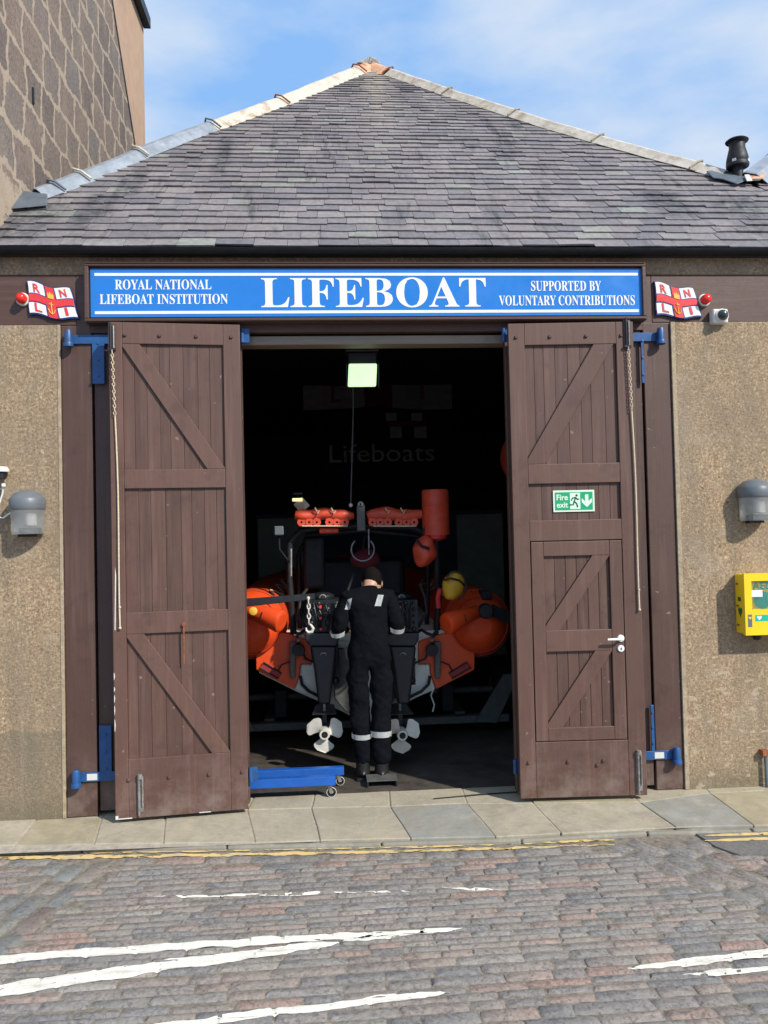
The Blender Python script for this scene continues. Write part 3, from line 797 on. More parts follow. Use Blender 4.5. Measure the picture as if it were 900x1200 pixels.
# fold hinges where the leaves meet (blue knuckles)
def knuckle(parent, x, y, z, h=.10, r=.014):
    q = MB(); q.lathe([(0, 0), (r, 0), (r, h), (0, h)], (x, y, z), (0, 0, 1), 12); q.box(x-.012, x+.05, y-.004, y+.004, z, z+h); return q.build('hinge', 'blue', parent)
for z in (F(284, 402)[2], F(293, 915)[2]): knuckle(d1, -.588, -.012, z)
for z in (F(590, 402)[2], F(600, 905)[2]): knuckle(d2, 1.292, -.03, z)

# strap hinges with big barrels: L shaped plates on the inner leaves
def strap(parent, bx, bz, px_end, plate_x, pz0, pz1, pw, stick=False, flip=1):
    y = .006
    q = MB()
    q.box(min(bx, px_end), max(bx, px_end), y-.012, y-.001, bz-.032, bz+.032)
    q.box(plate_x-pw/2, plate_x+pw/2, y-.0115, y-.0005, pz0, pz1)
    o = q.build('hinge', 'blue', parent, bevel=.003, seg=2)
    q = MB()
    q.lathe([(0, .062), (.020, .060), (.026, .045), (.026, -.028), (.032, -.030), (.034, -.038), (.034, -.058), (.024, -.064), (0, -.064)], (bx, y-.040, bz), (0, 0, 1), 18)
    q.box(bx-.018, bx+.018, y-.035, y-.002, bz-.025, bz+.04)
    q.build('hinge_barrel', 'blue', parent)
    for k in range(3):
        q = MB()
        z = pz0+(pz1-pz0)*(k+.5)/3 if abs(pz1-pz0) > .1 else pz0
        q.lathe([(0, -.018), (.009, -.016), (.011, -.011)], (plate_x, y, z), (0, 1, 0), 8)
        q.build('hinge_bolt', 'blue', parent)
    if stick:
        q = MB(); sx_ = bx+(.10 if bx < 0 else -.12); q.box(sx_-.035, sx_+.035, y-.0145, y-.0122, bz-.022, bz+.022); q.build('maker_label', 'white_dirty', parent)
p = F(82, 398); strap(d1, p.x, p.z, -1.47, F(115, 400).x, F(115, 450)[2], F(115, 393)[2], .085)
p = F(91, 911); strap(d1, p.x, p.z, -1.47, F(124, 890).x, F(124, 911)[2], F(124, 850)[2], .085, stick=True)
p = F(772, 395); strap(d2, p.x, p.z, 2.20, F(753, 420).x, F(753, 449)[2], F(753, 390)[2], .022)
p = F(791, 884); strap(d2, p.x, p.z, 2.21, F(765, 860).x, F(767, 880)[2], F(765, 826)[2], .024, stick=True)

# spring bolts at the door heads, with chains and pull cords
def chain(q, a, b, link=.03, r=.0028):
    a, b = Vector(a), Vector(b); n = max(2, int((b-a).length/(link*.78))); d = (b-a).normalized()
    for k in range(n):
        c = a.lerp(b, (k+.5)/n); s_ = Vector((1, 0, 0)) if k % 2 else Vector((0, 1, 0))
        s_ = (s_-d*s_.dot(d)).normalized()
        q.tube([c+d*math.cos(t*PI/4)*link*.5+s_*math.sin(t*PI/4)*link*.28 for t in range(8)], r, 6, closed=True)
def headbolt(door, x, z1, z0, zc, zend, tail, sway=.012):
    q = MB(); q.box(x-.026, x+.022, -.008, .0, z0, z1-.01, 'brown_post'); q.box(x-.026, x+.022, -.022, -.008, z0, z0+.016, 'black_metal'); q.tube([(x-.010, -.014, z0-.005), (x-.010, -.014, z1+.004)], .007, 8, 'black_metal'); q.tube([(x+.010, -.014, z0+.0), (x+.010, -.014, z1-.02)], .0055, 8, 'steel')
    q.build('spring_bolt', None, door)
    q = MB(); chain(q, (x, -.02, z0), (x+.012, -.02, zc)); q.build('bolt_chain', 'cordpale', door)
    q = MB(); pts = [(x+.012+sway*math.sin(k/9*5)*.5+.018*k/9, -.014, zc+(zend-zc)*k/9) for k in range(10)]
    q.tube(pts, .0055, 8); e = pts[-1]
    q.ball(e, .010); q.ball((e[0], e[1], e[2]+.14), .009, seg=8, rings=6)
    q.build('pull_cord', 'cordpale', door)
headbolt(dL, .025, ztL-.01, ztL-.20, zf(487), zf(733), 0)
headbolt(dR, wR-.045, ztR+.02, ztR-.19, zg(482), zg(716), 0)
# long bare-wood scrapes on the left stile
q = MB(); q.prism([(.012, -.0012, zf(735)), (.018, -.0012, zf(690)), (.021, -.0012, zf(662)), (.027, -.0012, zf(672)), (.023, -.0012, zf(700)), (.018, -.0012, zf(736))], (0, .001, 0)); q.build('bare_wood_scrape', 'white_dirty', dL)
z = .62
while z < 1.02:
    l = R.uniform(.03, .09); q = MB(); q.prism([(.003, -.0012, z), (.003+R.uniform(.001, .005), -.0012, z+.004), (.003+R.uniform(.003, .008), -.0012, z+l*.5), (.004+R.uniform(.0, .004), -.0012, z+l), (.003, -.0012, z+l*.9)], (0, .001, 0)); z += l+R.uniform(.005, .05)
    q.build('bare_wood_scrape', 'white_dirty', dL)
for a, b, h in ((0, .02, .025), (.02, .11, .007), (.55, .63, .006)):
    q = MB(); q.box(a+.001, b-.001, -.0012, -.0003, .031, .031+h); q.build('chipped_edge', 'white_dirty', dL)
# drop bolts at door feet
def dropbolt(door, x, z1, z0, mat):
    q = MB(); q.box(x-.02, x+.02, -.005, 0, z0+.02, z1); q.tube([(x-.008, -.016, z0), (x-.008, -.016, z1-.01)], .0075, 8); q.tube([(x+.014, -.014, z0+.06), (x+.014, -.014, z1+.01)], .005, 8)
    q.lathe([(0, 0), (.016, .0), (.016, .03), (0, .03)], (x-.002, -.016, z1-.01), (0, 0, 1), 10); q.build('drop_bolt', mat, door)
dropbolt(dL, .165, zf(907), .05, 'steel'); dropbolt(dR, wR-.055, zg(884), .045, 'steel')
q = MB(); x = wL*.53; q.lathe([(0, -.02), (.014, -.018), (.016, 0)], (x, 0, zf(732)), (0, 1, 0), 10); q.tube([(x, -.02, zf(732)), (x, -.022, zf(745)), (x-.003, -.012, zf(778))], .005, 6)
q.build('stay_hook', 'rust', dL)

# ---- roof
TH = math.radians(42); y0 = -.07; z0r = F(450, 290, y0).z
nrm = Vector((0, -math.sin(TH), math.cos(TH))); P0 = Vector((0, y0, z0r))
def SL(px, py):
    d = ray(px, py); t = (P0-CAM).dot(nrm)/d.dot(nrm); return CAM+d*t
APX = SL(433, 78); HL = SL(40, 233); HR = SL(845, 208); VL = SL(872, 214)
ex = Vector((1, 0, 0)); eu = Vector((0, math.cos(TH), math.sin(TH)))
def onroof(x, s): return P0+ex*x+eu*s
def us(p): return (p-P0).dot(eu)
sA, sL, sR = us(APX), us(HL), us(HR)
AL = Vector((APX.x, sA)); LL = Vector((HL.x, sL)); RR2 = Vector((HR.x, sR))
# hip 2: right neighbour hip rising from the valley
H2 = SL(905, 186); H2v = Vector((H2.x, us(H2))); VV = Vector((SL(880, 212).x, us(SL(880, 212))))
def lim(a, b, u_):   # s at x on line a-b
    return a.y+(b.y-a.y)*(u_-a.x)/(b.x-a.x)
def smax(x):
    if x < AL.x: return lim(LL, AL, x)
    if x < VV.x-.10: return lim(AL, RR2, x)
    if x < VV.x: return VV.y
    return lim(VV, H2v, x)
q = MB(); row = 0; s_ = 0.0; expo = .138
while s_ < sA+.1:
    x = -4.2 - R.uniform(0, .25)
    e = expo*(1-.28*min(1, s_/sA)) if True else expo
    while x < 6.2:
        w = R.uniform(.14, .29)*(1-.2*s_/sA)
        c = x+w/2
        if s_ < max(smax(c-w*.3), smax(c+w*.3))+.04 and (c > -3.2):
            dz = R.uniform(0, .006); js = R.uniform(-.016, .016)
            a, b = x+.0015, x+w-.0015; th_ = R.uniform(.006, .013)
            pts = [onroof(a, s_+js+R.uniform(-.007, .007))+nrm*(th_+dz+.006), onroof((a+b)/2, s_+js+R.uniform(-.006, .004))+nrm*(th_+dz+.006), onroof(b, s_+js+R.uniform(-.004, .004))+nrm*(th_+dz+.006),
                   onroof(b, s_+e+.03)+nrm*.004, onroof(a, s_+e+.03)+nrm*.004]
            bmv = [q.bm.verts.new(p) for p in pts]; lo = [q.bm.verts.new(p-nrm*th_) for p in pts[:3]]
            q.bm.faces.new(bmv)
            q.bm.faces.new([lo[0], lo[1], bmv[1], bmv[0]]); q.bm.faces.new([lo[1], lo[2], bmv[2], bmv[1]])
            q.bm.faces.new([lo[2], bmv[3], bmv[2]]); q.bm.faces.new([lo[0], bmv[0], bmv[4]])
        x += w
    s_ += e; row += 1
def clip(q, a2, b2, xmin, xmax):
    pass
# trim the slates along the hips (vertical planes through the hip lines)
fs = []
def trim(q, a, b, xlo, xhi):
    pa, pb = onroof(a.x, a.y), onroof(b.x, b.y); d = (pb-pa); n_ = d.cross(nrm).normalized()
    if n_.dot(eu) < 0: n_ = -n_
    geo = [f for f in q.bm.faces if xlo <= f.calc_center_median().x <= xhi]
    ed = {e for f in geo for e in f.edges}; vs = {v for f in geo for v in f.verts}
    bmesh.ops.bisect_plane(q.bm, geom=geo+list(ed)+list(vs), plane_co=pa, plane_no=n_, clear_outer=True)
trim(q, LL, AL, -9, AL.x); trim(q, AL, RR2, AL.x, VV.x-.06); trim(q, VV, H2v, VV.x, 9)
roof = q.build('roof_slates', 'slate', ST)
# body below the slates + side slopes
q = MB()
ridge_back = Vector((APX.x, 14, APX.z))
eL, eR = onroof(-3.1, -.02), onroof(6.0, -.02)
q.face([onroof(-3.1, -.0), onroof(6, 0), onroof(6, smax(6)) , onroof(VV.x, VV.y), onroof(RR2.x, RR2.y), APX, HL, onroof(-3.1, LL.y-.3)])
q.face([APX, ridge_back, Vector((-2.3, 14, HL.z)), HL])
vb = onroof(VV.x, VV.y)
q.face([APX, onroof(RR2.x, RR2.y), Vector((RR2.x, 14, onroof(RR2.x, RR2.y).z)), ridge_back])
q.face([onroof(RR2.x, RR2.y), vb, Vector((vb.x, 14, vb.z)), Vector((RR2.x, 14, onroof(RR2.x, RR2.y).z))])
h2 = onroof(6, smax(6)); q.face([vb, h2, Vector((h2.x, 14, h2.z)), Vector((vb.x, 14, vb.z))])
for v in q.bm.verts: v.co.z -= .012
q.build('roof', 'slate_under', ST)
# hip caps : folded segments
def cap(a, b, wdt, mat, lift=.02, lapmat=None):
    d = (b-a).normalized(); side = d.cross(Vector((0, 0, 1))).normalized(); upv = side.cross(d).normalized()
    if upv.z < 0: upv = -upv
    front = side if side.y < 0 else -side
    prof = [front*wdt*1.0-upv*(wdt*.62), front*wdt*.55-upv*.01+upv*lift*.6, front*.03+upv*(lift+.012), upv*(lift+.026), -front*.03+upv*(lift+.012), -front*wdt*.6-upv*.02, -front*wdt-upv*wdt*.62]
    q = MB(); L = (b-a).length; n = max(2, int(L/.10)); rings = []
    for k in range(n+1):
        p = a.lerp(b, k/n); w_ = mnoise.noise(p*3)*.006
        rings.append([q.bm.verts.new(p+o*(1+w_*3)+upv*w_) for o in prof])
    for A_, B_ in zip(rings, rings[1:]):
        for i in range(len(prof)-1):
            f = q.bm.faces.new([A_[i], A_[i+1], B_[i+1], B_[i]])
    q.bm.normal_update()
    bmesh.ops.solidify(q.bm, geom=q.bm.faces[:], thickness=.006)
    o = q.build('ridge_cap', mat, ST, smooth=False)
    return o
def clipband(p, d, wdt, mat):
    side = d.cross(Vector((0, 0, 1))).normalized(); upv = side.cross(d).normalized(); front = side if side.y < 0 else -side
    if upv.z < 0: upv = -upv
    q = MB(); q.tube([p+front*wdt*1.05-upv*wdt*.62+d*.03, p+front*wdt*.5+upv*.02+d*.015, p+upv*.055, p-front*wdt*.8-upv*.02], .010, 8)
    q.build('cap_clip', mat, ST, smooth=True)
hl = [SL(*p)+nrm*.02 for p in ((44, 232), (62, 226), (92, 213), (160, 185), (245, 152), (326, 123), (416, 86))]
mats = ['lead', 'lead', 'lead', 'lead', 'cap_cream', 'cap_cream']
wd = [.095, .098, .10, .10, .105, .11]
dL_ = (hl[-1]-hl[0]).normalized()
for k in range(6):
    cap(hl[k]+nrm*.004*(k % 2), hl[k+1]+dL_*.03+nrm*.004*(k % 2), wd[k], mats[k])
    if k: clipband(hl[k]+nrm*.03, dL_, wd[k], {1: 'lead_dark', 2: 'cap_cream', 3: 'cap_cream', 4: 'lead_dark', 5: 'rust'}[k])
hr = [SL(*p)+nrm*.02 for p in ((458, 88), (527, 112), (605, 138), (703, 168), (818, 200), (846, 208))]
dR_ = (hr[-1]-hr[0]).normalized()
for k in range(5):
    cap(hr[k], hr[k+1]+dR_*.02+nrm*.004*(k % 2), .088, 'cap_pale')
    clipband(hr[k]+nrm*.02, -dR_, .088, 'rust' if k == 0 else 'mortar')
clipband(hl[-1]+nrm*.03, dL_, .125, 'rust')
cap(hl[-1]+dL_*.03, SL(430, 80)+nrm*.02, .125, 'cap_orange'); cap(SL(436, 80)+nrm*.02, hr[0]-dR_*.02, .11, 'cap_orange')
q = MB(); c = SL(433, 80)+Vector((0, .02, .045))
q.ball(c, .135, seg=26, rings=18, sc=(1.15, .7, .55)); q.rough(.05, 12, 3); q.build('ridge_finial', 'lichen', ST)
# far hip on the right edge
a = SL(872, 213)+nrm*.03; b = H2+(H2-a)*.9+nrm*.03
cap(a, b, .17, 'lead')
# lead patches: valley and left foot
def patch(pts, mat, name='lead_flashing', th=.01, lift=.03):
    q = MB(); v3 = [SL(*p)+nrm*(lift+R.uniform(0, .02)) for p in pts]; q.prism(v3, nrm*th); return q.build(name, mat, ST, bevel=.004)
patch([(2, 232), (8, 218), (20, 230), (57, 234), (57, 247), (8, 251)], 'lead_dark')
patch([(826, 207), (846, 204), (862, 208), (874, 210), (882, 209), (894, 213), (888, 219), (872, 218), (862, 221), (845, 216), (834, 214)], 'lead_dark')
patch([(869, 215), (875, 215), (879, 221), (872, 221)], 'white_dirty', lift=.05)
patch([(874, 212), (894, 213), (892, 218), (876, 218)], 'cap_orange', lift=.045)
# flue
fb = SL(865, 212); q = MB(); sc_ = (fb-CAM).dot(fw)/FPX
def fl(dy): return dy*sc_
prof = [(0, -.2), (fl(6), -.2), (fl(6), fl(16)), (fl(12.5), fl(16.2)), (fl(12.8), fl(19)), (fl(12), fl(21)), (fl(12.6), fl(23)), (fl(12), fl(27)), (fl(9.5), fl(37)), (fl(9), fl(38)), (fl(9), fl(45)), (fl(12.5), fl(46)), (fl(13), fl(47)), (fl(11), fl(48.5)), (fl(4), fl(49)), (0, fl(49.2))]
q.lathe(prof, fb, seg=24, m='black_metal')
for k in range(4):
    a_ = k*PI/2+.78; q.box(-.016, .016, -.004, .004, -.012, .012, 'white_dirty', Matrix.Translation(fb+Vector((math.cos(a_)*fl(12.2), math.sin(a_)*fl(12.2), fl(21)))) @ Matrix.Rotation(a_+PI/2, 4, 'Z'))
q.build('flue', None, ST)
# gutter, brackets, soffit board
q = MB(); GY = -.082; GZ = z0r-.018; prof = [(-.046*math.cos(t*PI/8), -.046*math.sin(t*PI/8)) for t in range(9)]
for xa, xb in ((-3.4, -1.2), (-1.2, 1.5), (1.5, 4.2), (4.2, 6.0)):
    A_ = [q.bm.verts.new((xa, GY+p[0], GZ+p[1])) for p in prof]; B_ = [q.bm.verts.new((xb, GY+p[0], GZ+.002+p[1])) for p in prof]
    for i in range(8): f = q.bm.faces.new([A_[i], B_[i], B_[i+1], A_[i+1]]); f.smooth = True
bmesh.ops.solidify(q.bm, geom=q.bm.faces[:], thickness=.004)
q.build('gutter', 'black_gutter', ST)
q = MB(); q.box(-3.4, 6, -.034, .1, z0r-.05, z0r-.02); q.build('eaves_board', 'black_gutter', ST, bevel=.003)
# thin lead drip under first slates
q = MB(); q.prism([onroof(-3.2, -.035)-nrm*.004, onroof(6, -.035)-nrm*.004, onroof(6, .1)-nrm*.004, onroof(-3.2, .1)-nrm*.004], -nrm*.006); q.build('eaves_lead', 'slate_under', ST)

# ================================================================= neighbour house (rubble side wall)
NB = thing('neighbouring_house', 'tall rubble stone house with thick pale mortar joints left of the slate roof', 'house')
XW_ = -2.32
pa = XW(131, 0, XW_); pb = XW(161, 190, XW_)
def along(z): return pb.y+(pa.y-pb.y)*(z-pb.z)/(pa.z-pb.z)
zr = pb.z+(.34-pb.y)*(pa.z-pb.z)/(pa.y-pb.y)
q = MB(); q.prism([(XW_, -.06, 3.95), (XW_, .34, 3.8), (XW_, along(3.8), 3.8), (XW_, .34, zr), (XW_, -.06, zr+.5)], (-.04, 0, 0)); q.build('stone_wall', 'rubble', NB)
pc = XW(169, 90, XW_-.05)
q = MB(); q.prism([(XW_-.05, .36, 3.0), (XW_-.05, pc.y, 3.0), (XW_-.05, pc.y, 15), (XW_-.05, .36, 15)], (-.4, 0, 0)); q.build('rendered_wall', 'tanwall', NB)
q = MB(); a = Vector((XW_-.01, along(4), 4)); b = Vector((XW_-.01, along(11), 11)); q.tube([a, b], .022, 8); q.build('verge_strip', 'black_gutter', NB)
pz = XW(160, 4, XW_); pe = XW(168, 22, XW_)
q = MB(); q.prism([(XW_-.049, pz.y-.5, pe.z+.03), (XW_-.049, pc.y+.03, pe.z+.03), (XW_-.049, pc.y+.03, pe.z+.17), (XW_-.049, pz.y-.5, pe.z+.17)], (.09, 0, 0)); q.build('eaves_gutter', 'black_gutter', NB)
p = XW(38, 113, XW_); q = MB(); q.box(XW_-.02, XW_+.012, p.y-.014, p.y+.014, p.z-.06, p.z+.07); q.build('iron_tie', 'black_metal', NB)
q = MB(); q.box(-7, XW_-.5, .7, 4.2, 0, 15); q.box(-4.3, XW_-.52, .33, .7, 4.0, 15); q.build('house_body', 'rubble', NB)

# ================================================================= sign
SG = thing('boathouse_sign', 'long blue sign board reading LIFEBOAT in white capitals over the doors', 'sign')
ys = -.055
a, b = F(100, 310, ys-.02), F(757, 376, ys-.02)
zt, zb_ = F(430, 307.5, ys-.02)[2], F(430, 376.5, ys-.02)[2]
q = MB(); fr = .028
X0, X1 = F(99, 340, ys-.02).x, F(757, 340, ys-.02).x
for (x0, x1, z0, z1) in ((X0, X1, zt-fr, zt), (X0, X1, zb_, zb_+fr), (X0, X0+fr, zb_+fr, zt-fr), (X1-fr, X1, zb_+fr, zt-fr)): q.box(x0, x1, ys-.03, .008, z0, z1)
q.box(X0+.008, X1-.008, ys-.038, ys-.0302, zt-.012, zt-.004); q.box(X0+.008, X1-.008, ys-.038, ys-.0302, zb_+.004, zb_+.012)
q.build('frame', 'brown_h', SG, bevel=.004)
q = MB(); q.box(X0+fr, X1-fr, ys+.006, .008, zb_+fr, zt-fr); q.build('backing_board', 'brown_h', SG)
q = MB(); bx0, bx1 = F(106, 340, ys).x, F(752, 340, ys).x; bz1, bz0 = F(430, 315, ys)[2], F(430, 371, ys)[2]
q.box(bx0, bx1, ys-.006, ys+.005, bz0, bz1); q.build('board', 'signblue', SG, bevel=.002)
q = MB(); q.box(bx0+.03, bx1-.03, ys-.0085, ys-.0061, F(430, 323.5, ys)[2], F(430, 320.3, ys)[2]); q.build('stripe', 'white', SG)
q = MB(); q.box(bx0+.03, bx1-.03, ys-.0085, ys-.0061, F(430, 367.3, ys)[2], F(430, 364, ys)[2]); q.build('stripe', 'white', SG)
def stext(s, pxa, pxb, pya, pyb):
    m_ = (pxa+pxb)/2; text(s, F(pxa, 340, ys).x, F(pxb, 340, ys).x, F(m_, pyb, ys)[2], F(m_, pya, ys)[2], ys-.0061, 'white', SG, bold=True, depth=.0025)
stext('LIFEBOAT', 306, 569, 325.5, 360)
def smallcaps(words, pxa, pxb, pya, pyb):
    """words share one line; the first letter of each is a little taller"""
    stext(words, pxa, pxb, pya, pyb)
smallcaps('ROYAL NATIONAL', 135, 248, 328, 339.5); smallcaps('LIFEBOAT INSTITUTION', 117, 267, 345, 356.5)
smallcaps('SUPPORTED BY', 622, 704, 329.5, 341); smallcaps('VOLUNTARY CONTRIBUTIONS', 584, 743, 346.5, 358)

# ================================================================= flag plaques
def flag_plaque(c, label, sway):
    T = thing('flag_plaque', label, 'flag sign', group='flag plaques beside the blue sign')
    tl, tr, br, bl = [F(*p, 0) for p in c]
    yy = -.012
    def W(u, v, dy=0.0):
        p = tl.lerp(tr, u).lerp(bl.lerp(br, u), v)
        return Vector((p.x+.004*math.sin(v*6), yy-dy, p.z+.012*math.sin(u*7.5+.6)))
    def patch(name, u0, u1, v0, v1, mat, dy, th=.003, nu=12, nv=6):
        q = MB(); F_ = {}; B_ = {}
        for i in range(nu+1):
            for j in range(nv+1):
                p = W(u0+(u1-u0)*i/nu, v0+(v1-v0)*j/nv, dy); F_[i, j] = q.bm.verts.new(p); B_[i, j] = q.bm.verts.new(p+Vector((0, th, 0)))
        for i in range(nu):
            for j in range(nv):
                q.bm.faces.new([F_[i, j], F_[i, j+1], F_[i+1, j+1], F_[i+1, j]]); q.bm.faces.new([B_[i, j], B_[i+1, j], B_[i+1, j+1], B_[i, j+1]])
        for i in range(nu):
            q.bm.faces.new([F_[i, 0], F_[i+1, 0], B_[i+1, 0], B_[i, 0]]); q.bm.faces.new([F_[i+1, nv], F_[i, nv], B_[i, nv], B_[i+1, nv]])
        for j in range(nv):
            q.bm.faces.new([F_[0, j+1], F_[0, j], B_[0, j], B_[0, j+1]]); q.bm.faces.new([F_[nu, j], F_[nu, j+1], B_[nu, j+1], B_[nu, j]])
        return q.build(name, mat, T, smooth=False)
    patch('backing', -.02, 1.02, -.03, 1.05, 'navy', -.004, .018)
    patch('white_field', 0, 1, 0, 1, 'white', .0, .006)
    patch('cross_edge', .375, .625, -.01, 1.03, 'navy', .0022, .002); patch('cross_edge', 0, 1, .37, .66, 'navy', .0020, .002)
    patch('red_cross', .40, .60, 0, 1.02, 'red', .0046, .002); patch('red_cross', 0, 1, .40, .63, 'red', .0044, .002)
    for ch, u, v in (('R', .185, .20), ('N', .80, .19), ('L', .20, .81), ('I', .80, .81)):
        w_ = .075 if ch != 'I' else .03
        text(ch, u-w_, u+w_, -(v+.13), -(v-.13), 0, 'red', T, off=.02, depth=.0015, fit=lambda X_, Z_: W(X_, -Z_, .0022))
    # crown
    q = MB()
    cr = [(-.065, .33), (-.075, .20), (-.045, .12), (-.03, .20), (0, .08), (.03, .20), (.045, .12), (.075, .20), (.065, .33)]
    pts = [W(.5+a_, b_+.06, .0068) for a_, b_ in cr]; q.prism(pts, (0, -.0012, 0))
    q.build('crown', 'gold', T)
    q = MB()
    def W2(a_, b_): return W(.5+a_, b_, .0075)
    q.tube([W2(0, .50), W2(0, .70), W2(0, .90)], .0035, 6); q.tube([W2(-.05, .58), W2(.05, .58)], .003, 6)
    q.tube([W2(-.075, .74), W2(-.05, .84), W2(0, .90), W2(.05, .84), W2(.075, .74)], .0035, 6)
    q.build('anchor', 'gold', T)
flag_plaque([(33, 331), (82, 340), (92, 374), (36, 368)], 'wavy red cross flag sign left of the blue sign', 0)
flag_plaque([(767, 332), (811, 340), (821, 372), (770, 369)], 'wavy red cross flag sign right of the blue sign', 0)

# red alarm lamps
def alarm(px, py, label, lean):
    T = thing('alarm_lamp', label, 'alarm lamp', group='red alarm lamps on the fascia')
    c = F(px, py, 0); y = .012
    q = MB(); q.lathe([(0, 0), (.046, 0), (.046, -.022), (.040, -.026), (.0, -.026)], (c.x, y, c.z), (0, 1, 0), 24); q.build('base', 'white_dirty', T)
    q = MB(); q.lathe([(.036, -.026), (.036, -.055), (.028, -.073), (.012, -.082), (0, -.083)], (c.x, y, c.z), (0, 1, 0), 24); q.build('lens', 'redlamp', T)
alarm(27, 351, 'red alarm lamp left of the left flag sign', 0); alarm(825, 352, 'red alarm lamp between the right flag sign and camera', 0)
# dome camera
T = thing('security_camera', 'small white dome security camera below the right red lamp', 'camera')
c = F(843, 371, -.03)
q = MB(); q.box(c.x-.06, c.x+.055, -.058, .011, c.z-.055, c.z+.052); q.build('housing', 'white_dirty', T, bevel=.012, seg=3)
q = MB(); q.lathe([(.050, 0), (.050, -.010), (.042, -.014), (.040, -.02)], (c.x+.004, -.056, c.z), (0, 1, 0), 24, 'white_dirty'); q.build('collar', None, T)
q = MB(); q.lathe([(.040, 0), (.038, -.012), (.030, -.026), (.016, -.036), (0, -.039)], (c.x+.004, -.072, c.z), (0, 1, 0), 24); q.build('dome', 'smokedome', T)

# wall lamps
def wall_lamp(px, py0, py1, w, label):
    T = thing('wall_lamp', label, 'wall light', group='grey capped wall lights')
    y = -.075; c = F(px, (py0+py1)/2, y); zt = F(px, py0, y)[2]; zb = F(px, py1, y)[2]; r = w/2; H = zt-zb
    def half(prof, nm, mat):
        q = MB(); q.lathe(prof, (c.x, -.055, zb), (0, 0, 1), 32); 
        for v in q.bm.verts:
            if v.co.y > -.012: v.co.y = -.012+(v.co.y+.012)*.05
        return q.build(nm, mat, T, smooth=True)
    half([(0, 0), (r*.88, .0), (r*.93, .01), (r*.96, H*.62), (0, H*.62)], 'diffuser', 'diffuser')
    half([(0, H*.56), (r, H*.56), (r*1.04, H*.60), (r*1.04, H*.79), (r*.98, H*.82), (r*.72, H*.93), (r*.35, H*.985), (0, H)], 'cap', 'capgrey')
    q = MB(); q.lathe([(0, 0), (.026, 0), (.026, .08), (0, .08)], (c.x+.018, -.06, zb+.065), (0, 0, 1), 14); q.build('lamp_tube', 'white', T)
    q = MB(); q.box(c.x-.03, c.x+.055, -.085, -.03, zb+.012, zb+.05); q.build('lamp_holder', 'capgrey', T)
    q = MB(); q.box(c.x-r*.8, c.x+r*.8, -.020, -.004, zb+.005, zt-.04); q.build('back_plate', 'white_dirty', T)
    q = MB(); q.box(c.x-r*.5, c.x+r*.45, -.085, -.02, zb-.018, zb-.001); q.build('terminal_block', 'black', T)
    return T, c, zb
T1, c1, zb1_ = wall_lamp(31, 574, 626, .228, 'grey capped bulkhead wall light on the left wall')
wall_lamp(886, 561, 610, .228, 'grey capped bulkhead wall light above the yellow cabinet')
# sensor at left edge with flex to lamp
T = thing('light_sensor', 'small white capped light sensor at the left edge', 'sensor')
c = F(1, 556, -.05)
q = MB(); q.lathe([(0, .055), (.04, .052), (.052, .04), (.055, .018), (.045, .015), (0, .015)], c, seg=20); q.build('cap', 'white_dirty', T)
q = MB(); q.lathe([(0, .014), (.038, .014), (.034, -.03), (0, -.03)], c, seg=20); q.box(c.x-.015, c.x+.015, c.y+.01, -.001, c.z-.01, c.z+.01); q.build('body', 'black', T)
q = MB(); k = F(4, 568, -.05); q.lathe([(0, 0), (.014, 0), (.014, -.02), (0, -.02)], (k.x, k.y, k.z+.008), seg=10)
pts = [F(4, 568, -.04), F(3, 578, -.03), F(0, 588, -.02), F(-6, 600, -.02), F(-3, 606, -.02), F(4, 607, -.02), F(9, 603, -.02), F(13, 601, -.02)]
q.tube(pts, .006, 8); q.build('cable', 'white', T)
# pipe at right bottom
T = thing('wall_pipe', 'short rusty pipe stub at the foot of the right wall', 'pipe')
a = F(897, 882, -.03); b = F(900, 930, -.03)
q = MB(); q.tube([(a.x, -.03, a.z), (a.x+.004, -.03, .0)], .012, 10); q.build('pipe', 'lead_dark', T)
q = MB(); q.box(a.x-.03, a.x+.02, -.05, 0, a.z-.02, a.z+.02); q.build('clip', 'rust', T)

# defibrillator cabinet
T = thing('defibrillator_cabinet', 'yellow defibrillator cabinet with green print on the right wall', 'cabinet')
x0 = F(861, 700, 0).x; xw = .40; z1 = F(867, 672, -.10)[2]; z0 = F(867, 744, -.10)[2]; D = .145
q = MB(); q.box(x0, x0+xw, -D+.025, -.001, z0+.006, z1-.006); q.build('case', 'yellow', T, bevel=.012, seg=3)
wx0, wx1, wz0, wz1 = x0+.052, x0+xw-.052, z0+.185, z1-.055
q = MB()
zz0, zz1 = z0, z1
for bb in ((x0-.002, wx0, zz0, zz1), (wx1, x0+xw+.002, zz0, zz1), (wx0, wx1, zz0, wz0), (wx0, wx1, wz1, zz1)): q.box(bb[0], bb[1], -D, -D+.03, bb[2], bb[3])
bmesh.ops.remove_doubles(q.bm, verts=q.bm.verts[:], dist=.0001)
q.build('door', 'yellow', T)
q = MB(); q.box(wx0, wx1, -D+.012, -D+.014, wz0, wz1); q.build('window', 'window', T)
q = MB(); q.box(wx0, wx1, -D+.026, -D+.028, wz0, wz1); q.build('inner_card', 'card', T)
text('AED', wx0+.02, wx0+.17, wz1-.062, wz1-.008, -D+.0255, 'teal', T, off=.015)
q = MB(); q.box(wx0+.005, wx0+.085, -D+.008, -D+.011, wz1-.115, wz1-.066); q.build('white_label', 'white', T)
q = MB(); q.lathe([(0, 0), (.065, 0), (.065, -.003), (0, -.003)], (wx0+.09, -D+.0258, wz0+.065), (0, 1, 0), 24); q.build('round_label', 'teal', T)
